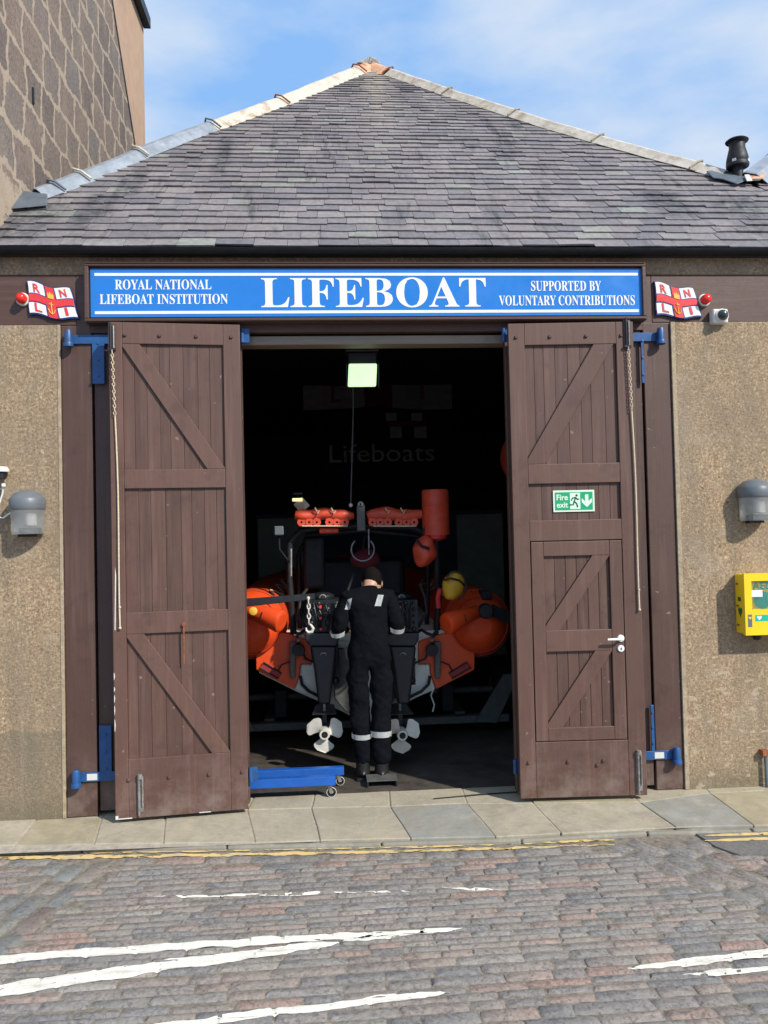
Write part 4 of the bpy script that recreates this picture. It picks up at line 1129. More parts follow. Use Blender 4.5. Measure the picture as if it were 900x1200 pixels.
def heart(q, cx, cz, s, y):
    pts = []
    for k in range(24):
        t = k*2*PI/24; pts.append((cx+s*16*math.sin(t)**3/16, y, cz+s*(13*math.cos(t)-5*math.cos(2*t)-2*math.cos(3*t)-math.cos(4*t))/16))
    q.prism(pts, (0, -.001, 0))
q = MB(); q.box(wx0-.035, wx0-.004, -D-.001, -D, z0+.06, z0+.15); q.build('notice', 'capgrey', T)
q = MB(); heart(q, wx0-.02, z0+.125, .012, -D-.0012); q.build('heart_mark', 'gold', T)
q = MB(); q.box(wx0+.02, wx0+.20, -D-.001, -D, z0+.10, z0+.145); q.build('instruction_label', 'teal', T)
q = MB(); heart(q, wx0+.05, z0+.125, .018, -D-.0012); q.build('white_heart', 'white', T)
# side print
q = MB(); q.box(x0-.001, x0, -D+.055, -.045, z0+.24, z0+.27); q.build('side_print', 'green_dark', T)
q = MB()
pts = [(x0-.0005, -.075+ (16*math.sin(t)**3)/16*.028, z0+.165+.042*(13*math.cos(t)-5*math.cos(2*t)-2*math.cos(3*t)-math.cos(4*t))/16) for t in [k*2*PI/24 for k in range(24)]]
q.prism(pts, (-.001, 0, 0)); q.build('side_heart', 'green_dark', T)
q = MB(); 
for zz in (.06, .20, .36): q.box(x0-.006, x0, -.02-D*.25, -.03, z0+zz, z0+zz+.012)
q.build('side_catch', 'rust', T)
q = MB(); c = F(887, 752, -.05); q.lathe([(0, 0), (.022, 0), (.030, -.02), (.022, -.045), (0, -.05)], (c.x, c.y, z0), (0, 0, 1), 14); q.build('cable_gland', 'black', T)

# fire exit sign (on the door)
T = thing('fire_exit_sign', 'green and white Fire exit sign on the right folding door', 'sign')
T.matrix_world = XRf
p0 = (F(673, 587, -.15)); lx = (p0-A2).dot((B2-A2).normalized()); hz = .077; hw = .148; yv = .018
q = MB(); q.box(lx-hw, lx+hw, yv-.006, yv, p0.z-hz, p0.z+hz); q.build('border', 'photolum', T, bevel=.001)
q = MB(); q.box(lx-hw+.013, lx+hw-.013, yv-.0075, yv-.006, p0.z-hz+.013, p0.z+hz-.013); q.build('green_field', 'green', T)
text('Fire', lx-hw+.024, lx-hw+.105, p0.z+.008, p0.z+.048, yv-.0076, 'photolum', T, off=.02, depth=.0012)
text('exit', lx-hw+.024, lx-hw+.105, p0.z-.045, p0.z-.008, yv-.0076, 'photolum', T, off=.02, depth=.0012)
q = MB(); q.box(lx-.028, lx+.045, yv-.0088, yv-.0076, p0.z-.058, p0.z+.058); q.build('pictogram_panel', 'photolum', T)
q = MB(); Y_ = yv-.0094; z = p0.z; x = lx+.005
q.ball((x+.015, Y_, z+.040), .009, seg=10, rings=6, sc=(1, .15, 1))
for pts in ([(x+.010, z+.028), (x-.004, z-.004)], [(x+.008, z+.024), (x+.024, z+.010), (x+.032, z+.014)], [(x+.006, z+.026), (x-.016, z+.020), (x-.022, z+.004)], [(x-.003, z-.002), (x+.014, z-.018), (x+.022, z-.044)], [(x-.004, z-.002), (x-.010, z-.026), (x-.034, z-.026)]):
    q.tube([(a_, Y_, b_) for a_, b_ in pts], .0045, 6)
q.build('running_figure', 'green_dark', T)
q = MB(); ax = lx+.092; 
q.prism([(ax-.012, yv-.0076, z+.045), (ax-.012, yv-.0076, z-.004), (ax-.036, yv-.0076, z+.018), (ax-.036, yv-.0076, z-.010), (ax, yv-.0076, z-.046), (ax+.036, yv-.0076, z-.010), (ax+.036, yv-.0076, z+.018), (ax+.012, yv-.0076, z-.004), (ax+.012, yv-.0076, z+.045)], (0, -.0012, 0)); q.build('arrow', 'photolum', T)

# ================================================================= INTERIOR
# floodlight under the lintel
T = thing('floodlight', 'lit greenish floodlight hanging just inside the doorway', 'floodlight')
Y = .36; c = F(425, 438, Y); w_ = .115
top_ = F(425, 398, Y)[2]; b0 = F(425, 427, Y)[2]; b1 = F(425, 452, Y)[2]
q = MB(); q.box(c.x-.13, c.x+.13, Y-.02, Y+.16, F(425, 412, Y)[2], top_); q.box(c.x-.11, c.x+.11, Y-.01, Y+.14, b0, F(425, 413, Y)[2]); q.box(c.x-.03, c.x+.03, Y+.02, Y+.08, top_, 3.94)
q.build('housing', 'black_metal', T, bevel=.008)
q = MB(); q.prism([(c.x-w_*.92, Y-.03, b0), (c.x+w_*.96, Y-.03, b0), (c.x+w_*.9, Y+.04, b1), (c.x-w_, Y+.04, b1)], (0, .03, .004)); q.build('lens', 'lamp_on', T, bevel=.01, seg=2)
for s_ in (-1, 1):
    q = MB(); q.prism([(c.x+s_*(w_+.006), Y-.04, b0), (c.x+s_*(w_+.006), Y+.10, b0), (c.x+s_*(w_+.006), Y+.07, b1-.01), (c.x+s_*(w_+.006), Y+.03, b1-.01)], (.006*s_, 0, 0)); q.build('side_flap', 'black_metal', T)

# big cloth banner with L and I
T = thing('hanging_banner', 'large shade-dimmed red and white banner with letters L and I deep inside', 'banner')
Y = 5.2; x0, x1 = F(355, 450, Y).x, F(529, 450, Y).x; zt_ = F(440, 404, Y)[2]; zm = F(440, 441, Y)[2]; zb2 = F(440, 479, Y)[2]
def cloth(name, xa, xb, za, zb__, mat, parent, Y=Y, dy=0):
    q = MB(); n = 14; F1 = []
    for i in range(n+1):
        x = xa+(xb-xa)*i/n; yy = Y-dy+.03*math.sin(x*6); F1.append((q.bm.verts.new((x, yy, za)), q.bm.verts.new((x, yy, zb__+.02*math.sin(x*3)))))
    for a_, b_ in zip(F1, F1[1:]): q.bm.faces.new([a_[0], b_[0], b_[1], a_[1]])
    bmesh.ops.solidify(q.bm, geom=q.bm.faces[:], thickness=.004)
    return q.build(name, mat, parent)
mL, mR = F(427, 450, Y).x, F(459, 450, Y).x
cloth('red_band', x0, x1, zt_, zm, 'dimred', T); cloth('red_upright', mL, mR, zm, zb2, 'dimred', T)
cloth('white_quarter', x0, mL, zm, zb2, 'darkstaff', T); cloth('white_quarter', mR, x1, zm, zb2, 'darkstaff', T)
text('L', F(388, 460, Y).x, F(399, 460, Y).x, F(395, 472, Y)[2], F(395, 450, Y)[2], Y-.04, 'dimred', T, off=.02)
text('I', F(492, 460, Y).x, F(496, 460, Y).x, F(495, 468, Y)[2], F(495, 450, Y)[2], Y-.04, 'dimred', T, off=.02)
# small flag emblem and wall lettering
T = thing('wall_emblem', 'dim flag emblem above the pale Lifeboats lettering on the back wall', 'wall sign')
Y = 6.5; q = MB()
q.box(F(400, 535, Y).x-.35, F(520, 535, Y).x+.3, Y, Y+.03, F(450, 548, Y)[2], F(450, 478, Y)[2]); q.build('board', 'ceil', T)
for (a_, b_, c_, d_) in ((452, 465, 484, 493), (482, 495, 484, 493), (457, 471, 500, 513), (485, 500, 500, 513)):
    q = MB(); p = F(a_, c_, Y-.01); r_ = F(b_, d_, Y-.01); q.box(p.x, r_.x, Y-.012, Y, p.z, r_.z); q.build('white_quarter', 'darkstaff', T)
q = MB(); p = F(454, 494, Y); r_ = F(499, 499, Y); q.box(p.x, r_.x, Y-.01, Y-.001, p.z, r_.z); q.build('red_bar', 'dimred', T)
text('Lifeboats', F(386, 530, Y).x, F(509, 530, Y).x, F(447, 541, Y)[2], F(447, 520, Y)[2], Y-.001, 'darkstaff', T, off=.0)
# post for the board
q = MB(); q.box(F(400, 535, Y).x-.35, F(520, 535, Y).x+.3, Y+.03, Y+.06, F(450, 590, Y)[2], F(450, 470, Y)[2]); q.build('backboard', 'ceil', T)

# rear lockers / shelf, dim
T = thing('storage_locker', 'dim wide locker with shelves behind the boat', 'locker')
Y = 5.6; q = MB(); a_ = F(300, 600, Y); b_ = F(590, 600, Y)
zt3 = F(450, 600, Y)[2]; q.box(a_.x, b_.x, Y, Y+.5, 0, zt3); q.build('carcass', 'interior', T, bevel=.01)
for k in range(5):
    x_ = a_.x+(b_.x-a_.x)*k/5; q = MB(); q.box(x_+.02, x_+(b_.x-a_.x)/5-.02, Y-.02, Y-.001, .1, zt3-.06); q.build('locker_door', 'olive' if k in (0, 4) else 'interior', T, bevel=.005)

# ---- boat
BT = thing('rescue_boat', 'orange rigid inflatable rescue boat seen stern on inside the boathouse', 'boat')
YT = 1.25
def B_(px, py, Y=YT): return F(px, py, Y)
cR = B_(561, 731); cLf = B_(295, 733); bx = (cR.x+cLf.x)/2; rT = 40/933*(YT+5.7)
def tubeside(c, s):
    q = MB(); pts = []; rr = []
    for k, (yy, r_) in enumerate(((-.20, .25), (-.15, .55), (-.06, .82), (.06, .97), (.2, 1.0), (.8, 1.0), (1.8, 1.0), (2.8, 1.0))):
        pts.append((c.x, YT+yy, c.z)); rr.append(rT*r_)
    for k in range(1, 7):
        t = k/6; pts.append((c.x-s*(abs(c.x-bx))*(1-math.cos(t*PI/2)), YT+2.8+1.5*math.sin(t*PI/2), c.z+.25*t*t)); rr.append(rT*(1-.15*t))
    q.tube(pts, rr, 28); return q.build('buoyancy_tube', 'orange', BT)
tubeside(cLf, -1); tubeside(cR, 1)
# conical tube ends with lashings, in front
def cone_end(a, b, ra, rb, Y, name='tube_end'):
    a, b = F(a[0], a[1], Y+.04), F(b[0], b[1], Y-.12); d = (b-a).normalized()
    q = MB(); q.tube([a-d*.02, a, a.lerp(b, .5), b-d*.03, b-d*.008, b], [ra*.6, ra, (ra+rb)/2, rb, rb*.92, rb*.7], 20); o = q.build(name, 'orange', BT)
    q = MB(); n_ = Vector((0, -1, 0)); m_ = a.lerp(b, .45); q.tube([a+n_*(ra+.004), m_+n_*((ra+rb)/2+.006), a.lerp(b, .75)+n_*(rb*.95)], .004, 6)
    upv = d.cross(n_).normalized(); q.tube([m_+n_*((ra+rb)/2+.01)+upv*.03, m_+n_*((ra+rb)/2+.012)-upv*.03], .005, 6)
    q.build('lashing', 'black', BT); return o
cone_end((288, 713), (331, 729), .06, .095, YT-.26); cone_end((560, 716), (522, 732), .05, .095, YT-.26)
q = MB(); c = F(297, 716, YT-.42); q.lathe([(0, 0), (.03, 0), (.034, .015), (0, .03)], c, (0, -1, 0), 12); q.build('brass_fitting', 'gold', BT)
for cc, s_ in ((cLf, 1), (cR, -1)):
    for yy, nm in ((.08, 'tube_seam'), (-.075, 'tube_seam')):
        k = .985 if yy > 0 else .80
        q = MB(); n = 40; q.tube([(cc.x+rT*k*math.cos(t*2*PI/n), YT+yy, cc.z+rT*k*math.sin(t*2*PI/n)) for t in range(n)], .006 if yy < 0 else .010, 6, closed=True); q.build(nm, 'seam', BT)
    # lifeline along the tube
    q = MB(); pts = []
    for k in range(22):
        t = k/21; a_ = .9+.22*math.sin(k*PI/3.5); pts.append((cc.x+s_*rT*1.03*math.cos(a_), YT+.15+t*2.4, cc.z+rT*1.03*math.sin(a_)))
    q.tube(pts, .009, 6); q.build('lifeline', 'cordpale', BT)
# control cables and hoses between engines and boat
for k, pts in enumerate((((358, 735), (350, 722), (352, 700), (360, 690)), ((395, 728), (404, 715), (408, 690), (415, 672)), ((490, 735), (500, 718), (498, 700), (492, 684)), ((455, 712), (446, 698), (440, 684), (436, 668)), ((344, 745), (352, 742), (358, 738), (364, 740)), ((508, 745), (500, 742), (494, 738), (488, 742)))):
    q = MB(); q.tube([F(a_, b_, YT-.25+.03*i) for i, (a_, b_) in enumerate(pts)], .014, 8); q.build('control_cable', 'black', BT)
# hull: V section running forward
def sec(yy, k, lift):
    pts = [(-.95, 742), (-.935, 785), (-.62, 808), (0, 848), (.62, 808), (.935, 785), (.95, 742)]
    out = []
    for xx, py in pts:
        z = B_(428, py).z; out.append(Vector((bx+xx*k, yy, z+lift*(1-abs(xx)*.4))))
    return out
q = MB(); secs = [sec(YT+.03, 1, 0), sec(YT+1.5, 1, 0), sec(YT+2.8, .8, .1), sec(YT+3.9, .25, .35)]
rings = [[q.bm.verts.new(p) for p in s_] for s_ in secs]
for A_, B__ in zip(rings, rings[1:]):
    for i in range(6): q.bm.faces.new([A_[i], A_[i+1], B__[i+1], B__[i]])
    q.bm.faces.new([A_[6], A_[0], B__[0], B__[6]])
q.bm.faces.new(rings[0][::-1]); q.bm.faces.new(rings[-1]); q.build('hull', 'hullwhite', BT)
# transom panels, px measured
def plate(name, pts, Y, th, mat, parent=BT, bevel=.006):
    q = MB(); q.prism([F(a_, b_, Y) for a_, b_ in pts], (0, th, 0)); return q.build(name, mat, parent, bevel=bevel)
mir = lambda pts: [(856-a_, b_) for a_, b_ in pts]
og = [(299, 740), (300, 785), (345, 808), (351, 790), (352, 778), (366, 778), (366, 752), (335, 742)]
plate('quarter_panel', og, YT-.03, .05, 'orange_hull'); plate('quarter_panel', mir(og), YT-.03, .05, 'orange_hull')
wg = [(366, 752), (366, 779), (353, 779), (352, 790), (346, 808), (378, 822), (428, 848), (478, 822), (510, 808), (504, 790), (503, 779), (490, 779), (490, 752)]
plate('transom', wg, YT-.02, .05, 'hullwhite')
kg = [(392, 760), (414, 760), (413, 838), (404, 833), (392, 818)]
plate('engine_bracket', kg, YT-.12, .06, 'galv'); plate('engine_bracket', mir(kg), YT-.12, .06, 'galv')
for mfl in (0, 1):
    g_ = lambda pts: mir(pts) if mfl else pts
    plate('hull_sticker', g_([(305, 782), (309, 777), (329, 789), (326, 794)]), YT-.045, .012, 'wallgrey', bevel=.001)
    q = MB(); fr_ = [F(a_, b_, YT-.05) for a_, b_ in g_([(304, 782), (309, 776), (330, 789), (326, 795)])]; q.tube(fr_, .007, 6, closed=True); q.build('sticker_frame', 'black', BT)
    # trim tab / grab plate on quarter, grey + lifting gear
    plate('jet_bracket', g_([(339, 752), (347, 752), (346, 795), (340, 795)]), YT-.10, .05, 'galv')
    q = MB(); p = F(g_([(350, 762)])[0][0], 762, YT-.14); q.lathe([(0, -.03), (.05, -.03), (.055, 0), (.05, .04), (0, .05)], p, (0, 1, 0), 18, 'black'); q.ball((p.x, p.y-.02, p.z+.09), .02, 'steel', 8, 6); q.build('steering_ram', None, BT)
    pth = g_([(352, 792), (354, 802), (362, 810), (376, 817)]); q = MB(); q.tube([F(a_, b_, YT-.08) for a_, b_ in pth], .014, 8); q.build('keel_strip', 'black', BT)
    pth = g_([(346, 775), (338, 776), (330, 779), (326, 786)]); q = MB(); q.tube([F(a_, b_, YT-.08) for a_, b_ in pth], .007, 6); q.build('drain_cord', 'black', BT)
    pth = g_([(347, 740), (349, 750), (352, 760), (358, 772), (372, 778)]); q = MB(); q.tube([F(a_, b_, YT-.10) for a_, b_ in pth], .010, 6); q.build('fuel_hose', 'black', BT)
q = MB(); q.tube([F(508, 808, YT-.1), F(505, 815, YT-.1), F(509, 826, YT-.1), F(507, 834, YT-.1)], .007, 6); q.build('drain_tail', 'white_dirty', BT)
# black fitting + strap on the right tube
q = MB(); p = F(569, 716, YT-.26); q.lathe([(0, -.04), (.055, -.038), (.065, -.02), (.066, .02)], p, (0, 1, 0), 20); q.bar(F(574, 714, YT-.24), F(606, 728, YT-.18), .10, .03); q.build('towing_eye', 'black', BT)
q = MB(); p = F(569, 698, YT-.05); q.box(p.x-.045, p.x+.045, YT-.10, YT+.06, p.z-.035, p.z+.045); q.ball((p.x, YT-.10, p.z), .015); q.build('cleat', 'black', BT, bevel=.01)
# outboards
PY = .78
def outboard(cx, pcx, pcy, s):
    E_ = []
    Y = .90
    # midsection leg
    q = MB(); L_ = [(cx-16, 757), (cx+16, 757), (cx+13, 785), (cx+8, 826), (cx-6, 826), (cx-11, 785)]
    q.prism([F(a_, b_, Y) for a_, b_ in L_], (0, .16, 0)); leg = q.build('outboard_engine', 'engine', BT, bevel=.022, seg=3)
    q = MB(); L2 = [(cx-22, 742), (cx+19, 742), (cx+19, 749), (cx+15, 757), (cx-17, 757), (cx-22, 749)]; q.prism([F(a_, b_, Y-.05) for a_, b_ in L2], (0, .34, 0)); q.build('engine_pan', 'engine', leg, bevel=.012, seg=2)
    # powerhead (cowl off): block, coils, hoses
    q = MB(); a_ = F(cx-19, 742, Y-.03); b_ = F(cx+18, 703, Y-.03)
    q.box(a_.x, b_.x, Y-.0, Y+.30, a_.z, b_.z)
    w_ = (b_.x-a_.x); h_ = b_.z-a_.z
    for i in range(4):
        for j in range(5):
            x = a_.x+w_*(i+.5)/4+R.uniform(-.008, .008); z = a_.z+h_*(j+.5)/5; rr_ = R.uniform(.009, .02)
            q.lathe([(0, -.04), (rr_, -.035), (rr_*1.1, 0)], (x, Y, z), (0, 1, 0), 8)
    for k in range(5):
        x = a_.x+w_*R.random(); q.tube([(x, Y-.02, a_.z+.02), (x+R.uniform(-.04, .04), Y-.05, a_.z+h_*.5), (x+R.uniform(-.05, .05), Y-.02, b_.z-.01)], .009, 6)
    q.lathe([(0, 0), (w_*.35, 0), (w_*.37, .03), (w_*.2, .05), (0, .05)], ((a_.x+b_.x)/2, Y+.15, b_.z), (0, 0, 1), 18)
    q.build('powerhead', 'engine_black', leg, bevel=.004)
    q = MB()
    for j in range(3): q.lathe([(0, -.062), (.012, -.06), (.013, -.0)], (a_.x+w_*.42, Y, a_.z+h_*(.12+.34*j)), (0, 1, 0), 10)
    q.build('spark_coil', 'red', leg)
    q = MB()
    for j in range(9): q.ball((a_.x+w_*R.random(), Y-.045, a_.z+h_*R.random()), .006, seg=6, rings=4)
    q.tube([(a_.x+w_*.5+.025*math.cos(t*PI/5), Y-.01, b_.z+.02+.025*math.sin(t*PI/5)) for t in range(6)], .005, 6)
    q.build('engine_bolts', 'steel', leg)
    # badge-like drain and swivel bracket
    q = MB(); p = F(cx, 766, Y-.01); q.tube([(p.x-.025, Y-.012, p.z-.01), (p.x-.015, Y-.014, p.z+.006), (p.x+.015, Y-.014, p.z+.006), (p.x+.025, Y-.012, p.z-.01)], .006, 6); q.build('tow_eye', 'steel', leg)
    bs = 1 if s > 0 else -1
    q = MB(); p = F(cx+18*bs*-1*-1, 790, Y+.14); p.x = F(cx, 790, Y).x+(.10 if cx < 425 else .085); q.box(p.x-.03, p.x+.03, Y+.10, Y+.36, F(cx, 806, Y)[2], F(cx, 752, Y)[2]); q.ball((p.x, Y+.08, F(cx, 800, Y)[2]), .03, seg=12, rings=8); q.ball((p.x+.01, Y+.07, F(cx, 775, Y)[2]), .024, seg=12, rings=8); q.tube([(p.x, Y+.06, F(cx, 756, Y)[2]), (p.x+.02, Y+.05, F(cx, 780, Y)[2]), (p.x-.01, Y+.06, F(cx, 798, Y)[2])], .009, 6); q.build('swivel_bracket', 'engine_black', leg, bevel=.012)
    # driveshaft + plate
    q = MB(); a1 = F(cx+1, 826, Y+.06); b1_ = F(cx+1, 836, Y+.06)
    pz = F(pcx, pcy, PY)
    q.lathe([(0, 0), (.013, 0), (.013, -.16), (0, -.16)], (pz.x, Y+.02, F(cx, 820, Y)[2]), (0, 0, 1), 12); q.build('drive_shaft', 'steel', leg)
    q = MB(); zc = F(cx, 834.5, Y)[2]; q.prism([(pz.x-.10, Y-.10, zc), (pz.x+.10, Y-.10, zc), (pz.x+.08, Y+.25, zc), (pz.x, Y+.34, zc), (pz.x-.08, Y+.25, zc)], (0, 0, .008)); q.build('cavitation_plate', 'engine', leg, bevel=.002)
    q = MB(); q.prism([(pz.x-.018, Y-.02, zc), (pz.x+.018, Y-.02, zc), (pz.x+.018, Y+.22, zc), (pz.x-.018, Y+.22, zc)], (0, 0, pz.z-zc)); q.tube([(pz.x, PY+.02, pz.z), (pz.x, PY+.1, pz.z), (pz.x, Y+.15, pz.z), (pz.x, Y+.35, pz.z)], [.040, .05, .05, .01], 16)
    q.prism([(pz.x-.006, Y+.02, pz.z-.02), (pz.x-.006, Y+.2, pz.z-.02), (pz.x-.006, Y+.10, pz.z-.17)], (.012, 0, 0)); q.build('gearcase', 'engine', leg)
    # propeller: three broad twisted blades
    q = MB(); q.lathe([(.026, -.03), (.040, -.03), (.046, .0), (.046, .09), (.03, .09)], (pz.x, PY-.03, pz.z), (0, 1, 0), 24, 'prop'); q.lathe([(0, -.028), (.014, -.03), (.018, -.02), (.034, -.018), (.036, -.005)], (pz.x, PY-.03, pz.z), (0, 1, 0), 16, 'black')
    for k in range(3):
        th0 = math.radians((20, 143, 262)[k])
        F1 = {}
        NU, NV = 10, 8
        for i in range(NU+1):
            u = i/NU; r_ = .040+u*.118
            half = (.52+.26*math.sin(min(1, u*1.25)*PI*.5))*(1-max(0, (u-.55)/.45)**3.2*.97)
            for j in range(NV+1):
                v = -1+2*j/NV; ang = th0+v*half*(.85 if v > 0 else 1.05)+.18*(u)
                F1[i, j] = (pz.x+r_*math.cos(ang), PY-.005+-.004+v*.010*(1-.35*u)+.006*u, pz.z+r_*math.sin(ang))
        for dy, fl_ in ((0, 0), (.005, 1)):
            vv = {kk: q.bm.verts.new((p[0], p[1]+dy, p[2])) for kk, p in F1.items()}
            for i in range(NU):
                for j in range(NV):
                    a4 = [vv[i, j], vv[i, j+1], vv[i+1, j+1], vv[i+1, j]]
                    f = q.bm.faces.new(a4 if fl_ else a4[::-1]); f.smooth = True; f.material_index = q.mi('prop')
    q.build('propeller', None, leg)
outboard(379, 380.5, 859, -1); outboard(472, 471, 860, 1)
# roll-bar frame
q = MB(); fr1 = [F(a_, b_, YT+.05) for a_, b_ in ((344, 745), (341, 700), (338, 660), (340, 635), (352, 622), (375, 618), (425, 616), (480, 618), (505, 626), (514, 645), (514, 700), (511, 745))]
q.tube(fr1, .028, 12); q.build('roll_bar', 'black_metal', BT)
q = MB(); q.tube([F(a_, b_, YT+.5) for a_, b_ in ((352, 740), (350, 650), (360, 628), (425, 622), (490, 628), (502, 650), (500, 740))], .022, 10); q.build('roll_bar_stay', 'black_metal', BT)
# console silhouettes
q = MB(); q.box(bx-.45, bx+.45, YT+1.0, YT+1.8, B_(428, 790).z, B_(428, 660).z); q.build('console', 'black_metal', BT, bevel=.06, seg=3)
q = MB(); q.box(F(355, 640, YT+.4).x, F(380, 640, YT+.4).x, YT+.35, YT+.5, F(360, 690, YT+.4)[2], F(360, 630, YT+.4)[2]); q.build('equipment_case', 'black_metal', BT, bevel=.03, seg=2)
# navigation lamp, stern light
q = MB(); p = F(327, 622, YT); q.box(p.x-.04, p.x+.04, YT-.04, YT+.04, p.z-.04, p.z+.04); q.build('nav_lamp', 'capgrey', BT, bevel=.008)
q = MB(); q.tube([(p.x, YT, p.z-.04), (p.x, YT, p.z-.16), F(340, 660, YT)], .008, 6); q.build('lamp_stalk', 'black_metal', BT)
q = MB(); q.tube([F(341, 643, YT-.02), F(341, 675, YT-.02)], .010, 8); q.build('steel_strip', 'steel', BT)
# yellow lit strip lamp
q = MB(); a_ = F(349, 587, YT); b_ = F(358, 597, YT); q.bar(a_, b_, .10, .03, (0, -1, 0)); q.build('strip_lamp', 'cap_cream', BT)
q = MB(); q.box(a_.x-.045, a_.x+.04, YT-.045, YT-.031, a_.z-.005, a_.z+.022); q.build('lamp_glow', 'lamp_yel', BT)
q = MB(); p = F(349, 579, YT); q.box(p.x-.04, p.x+.04, YT-.03, YT+.03, p.z-.004, p.z+.01); q.tube([(p.x, YT+.01, p.z), (p.x, YT+.01, a_.z)], .006, 6); q.build('lamp_cap', 'black_metal', BT)
# orange airbag packs on the bar
def pack(pxa, pxb, seedn):
    q = MB(); n = 14; pts = []; rr = []
    for k in range(n+1):
        t = k/n; px_ = pxa+(pxb-pxa)*t; pts.append(F(px_, 603+1.5*math.sin(t*9+seedn), YT-.06)); rr.append(.052*(1-.35*abs(2*t-1)**6)+.006*math.sin(t*17+seedn))
    q.tube(pts, rr, 12)
    for v in q.bm.verts:
        c_ = F(0, 603, YT-.06).z
        v.co += mnoise.noise_vector(v.co*11)*.012
    o = q.build('airbag_pack', 'orangered', BT)
    for k in (.24, .72):
        px_ = pxa+(pxb-pxa)*k
        q = MB()
        for dx in (-9, 0, 9):
            q.lathe([(.010, -.02), (.036, -.02), (.036, .03), (.010, .03)], F(px_+dx, 612, YT-.08), (0, 1, 0), 12)
        q.box(F(px_-13, 610, YT-.08).x, F(px_+13, 610, YT-.08).x, YT-.09, YT-.03, F(px_, 611, YT-.08)[2], F(px_, 607, YT-.08)[2])
        q.build('buckle_rack', 'orangered', o)
    q = MB(); q.tube([F(pxa+(pxb-pxa)*t, 616.5, YT-.1) for t in (.12, .2, .5, .8, .9)], .006, 6)
    for t in (.38, .66):
        p = F(pxa+(pxb-pxa)*t, 599, YT-.13); q.tube([p+Vector((-.02, 0, .03)), p+Vector((-.005, 0, 0)), p+Vector((.02, 0, .005)), p+Vector((.0, 0, -.02))], .006, 6)
    q.build('cord', 'cordpale', o)
pack(346, 414, 0); pack(430, 494, 2)
q = MB(); q.box(F(374, 620, YT).x, F(397, 620, YT).x, YT-.05, YT+.05, F(385, 625, YT)[2], F(385, 619, YT)[2]); q.build('red_pouch', 'orangered', BT, bevel=.01)
# centre bracket, hoop
q = MB(); a_ = F(418.5, 622, YT-.14); b_ = F(427.5, 592, YT-.14); q.box(a_.x, b_.x, YT-.16, YT-.12, a_.z, b_.z); q.build('mast_bracket', 'galv', BT, bevel=.004)
q = MB(); p = F(422.5, 591, YT-.14); q.lathe([(.008, -.02), (.024, -.02), (.026, .01), (.008, .01)], p, (0, 1, 0), 16); q.build('mast_bolt', 'steel', BT)
q = MB(); c = F(425, 644, YT-.14); q.tube([c+Vector((.098*math.cos(math.radians(t)), 0, .098*math.sin(math.radians(t)))) for t in range(130, 415, 12)], .007, 8)
q.tube([F(432, 620, YT-.14), F(432.5, 650, YT-.14)], .007, 6); q.build('wire_hoop', 'steel', BT)

# life ring canister (orange cylinder) on its stalk
T = thing('orange_canister', 'upright orange red canister above the right side of the boat', 'canister')
p = F(511, 627, YT-.05); r_ = 16/933*(YT+5.65); h_ = F(511, 574, YT-.05)[2]-p.z
q = MB(); q.lathe([(0, 0), (r_, .0), (r_, h_*.30), (r_*1.015, h_*.305), (r_*1.015, h_*.32), (r_, h_*.325), (r_, h_*.62), (r_*1.015, h_*.63), (r_*1.015, h_*.645), (r_, h_*.65), (r_, h_*.97), (r_*.94, h_), (0, h_)], p, seg=32); q.build('shell', 'orangered', T)
q = MB(); q.lathe([(0, 0), (r_*.8, 0), (r_*.75, -.03), (r_*.3, -.05), (0, -.05)], p, seg=24); q.build('base', 'red', T)
q = MB(); q.tube([(p.x, YT-.05, p.z-.04), (p.x+.01, YT, p.z-.30), (p.x+.01, YT+.04, p.z-.45)], .03, 10); q.build('stalk', 'black_metal', T)
# orange dry bag
T = thing('orange_bag', 'crumpled orange bag hanging under the orange canister', 'bag')
c = F(497, 646, YT-.12); q = MB(); q.ball(c, .12, seg=24, rings=16, sc=(.92, .55, 1.15)); q.rough(.030, 9, 2); q.build('pouch', 'orangered', T, sub=1)
q = MB(); q.tube([F(488, 632, YT-.2), F(494, 640, YT-.21), F(503, 643, YT-.2)], .012, 8); q.tube([F(495, 628, YT-.1), F(498, 618, YT-.1)], .010, 8); q.build('strap', 'black', T)
# yellow helmet bag
T = thing('yellow_helmet', 'yellow crew helmet with dark rim on the right tube', 'helmet')
c = F(531, 686, YT-.30); q = MB(); q.ball(c, .125, seg=24, rings=16, sc=(.78, .72, 1.0), X=Matrix.Translation(c) @ Matrix.Rotation(.35, 4, 'Y') @ Matrix.Translation(-c)); q.rough(.016, 8, 5); q.build('shell', 'helmet', T, sub=1)
q = MB(); q.tube([c+Vector((.092*math.cos(t)*.98+.010, -.055, .118*math.sin(t)+.004)) for t in [math.radians(a_) for a_ in range(-80, 150, 14)]], .008, 8); q.build('rim', 'black', T)
q = MB(); q.tube([c+Vector((-.085, -.05, .05)), c+Vector((-.03, -.095, .065)), c+Vector((.04, -.09, .045)), c+Vector((.085, -.05, .0))], .009, 8); q.build('dark_band', 'black', T)
q = MB(); q.tube([F(516, 690, YT-.2), F(513, 700, YT-.18), F(514, 712, YT-.16)], .022, 8); q.build('chin_strap', 'red', T)
T = thing('dark_red_bag', 'dim dark red bag hanging behind the wire hoop', 'bag')
c = F(428, 655, YT+.5); q = MB(); q.ball(c, .13, seg=20, rings=12, sc=(1.15, .6, .7)); q.rough(.02, 8, 7); q.build('pouch', 'dimred', T, sub=1)
q = MB(); q.tube([c+Vector((-.02, 0, .08)), c+Vector((0, 0, .22))], .01, 6); q.build('strap', 'black', T)
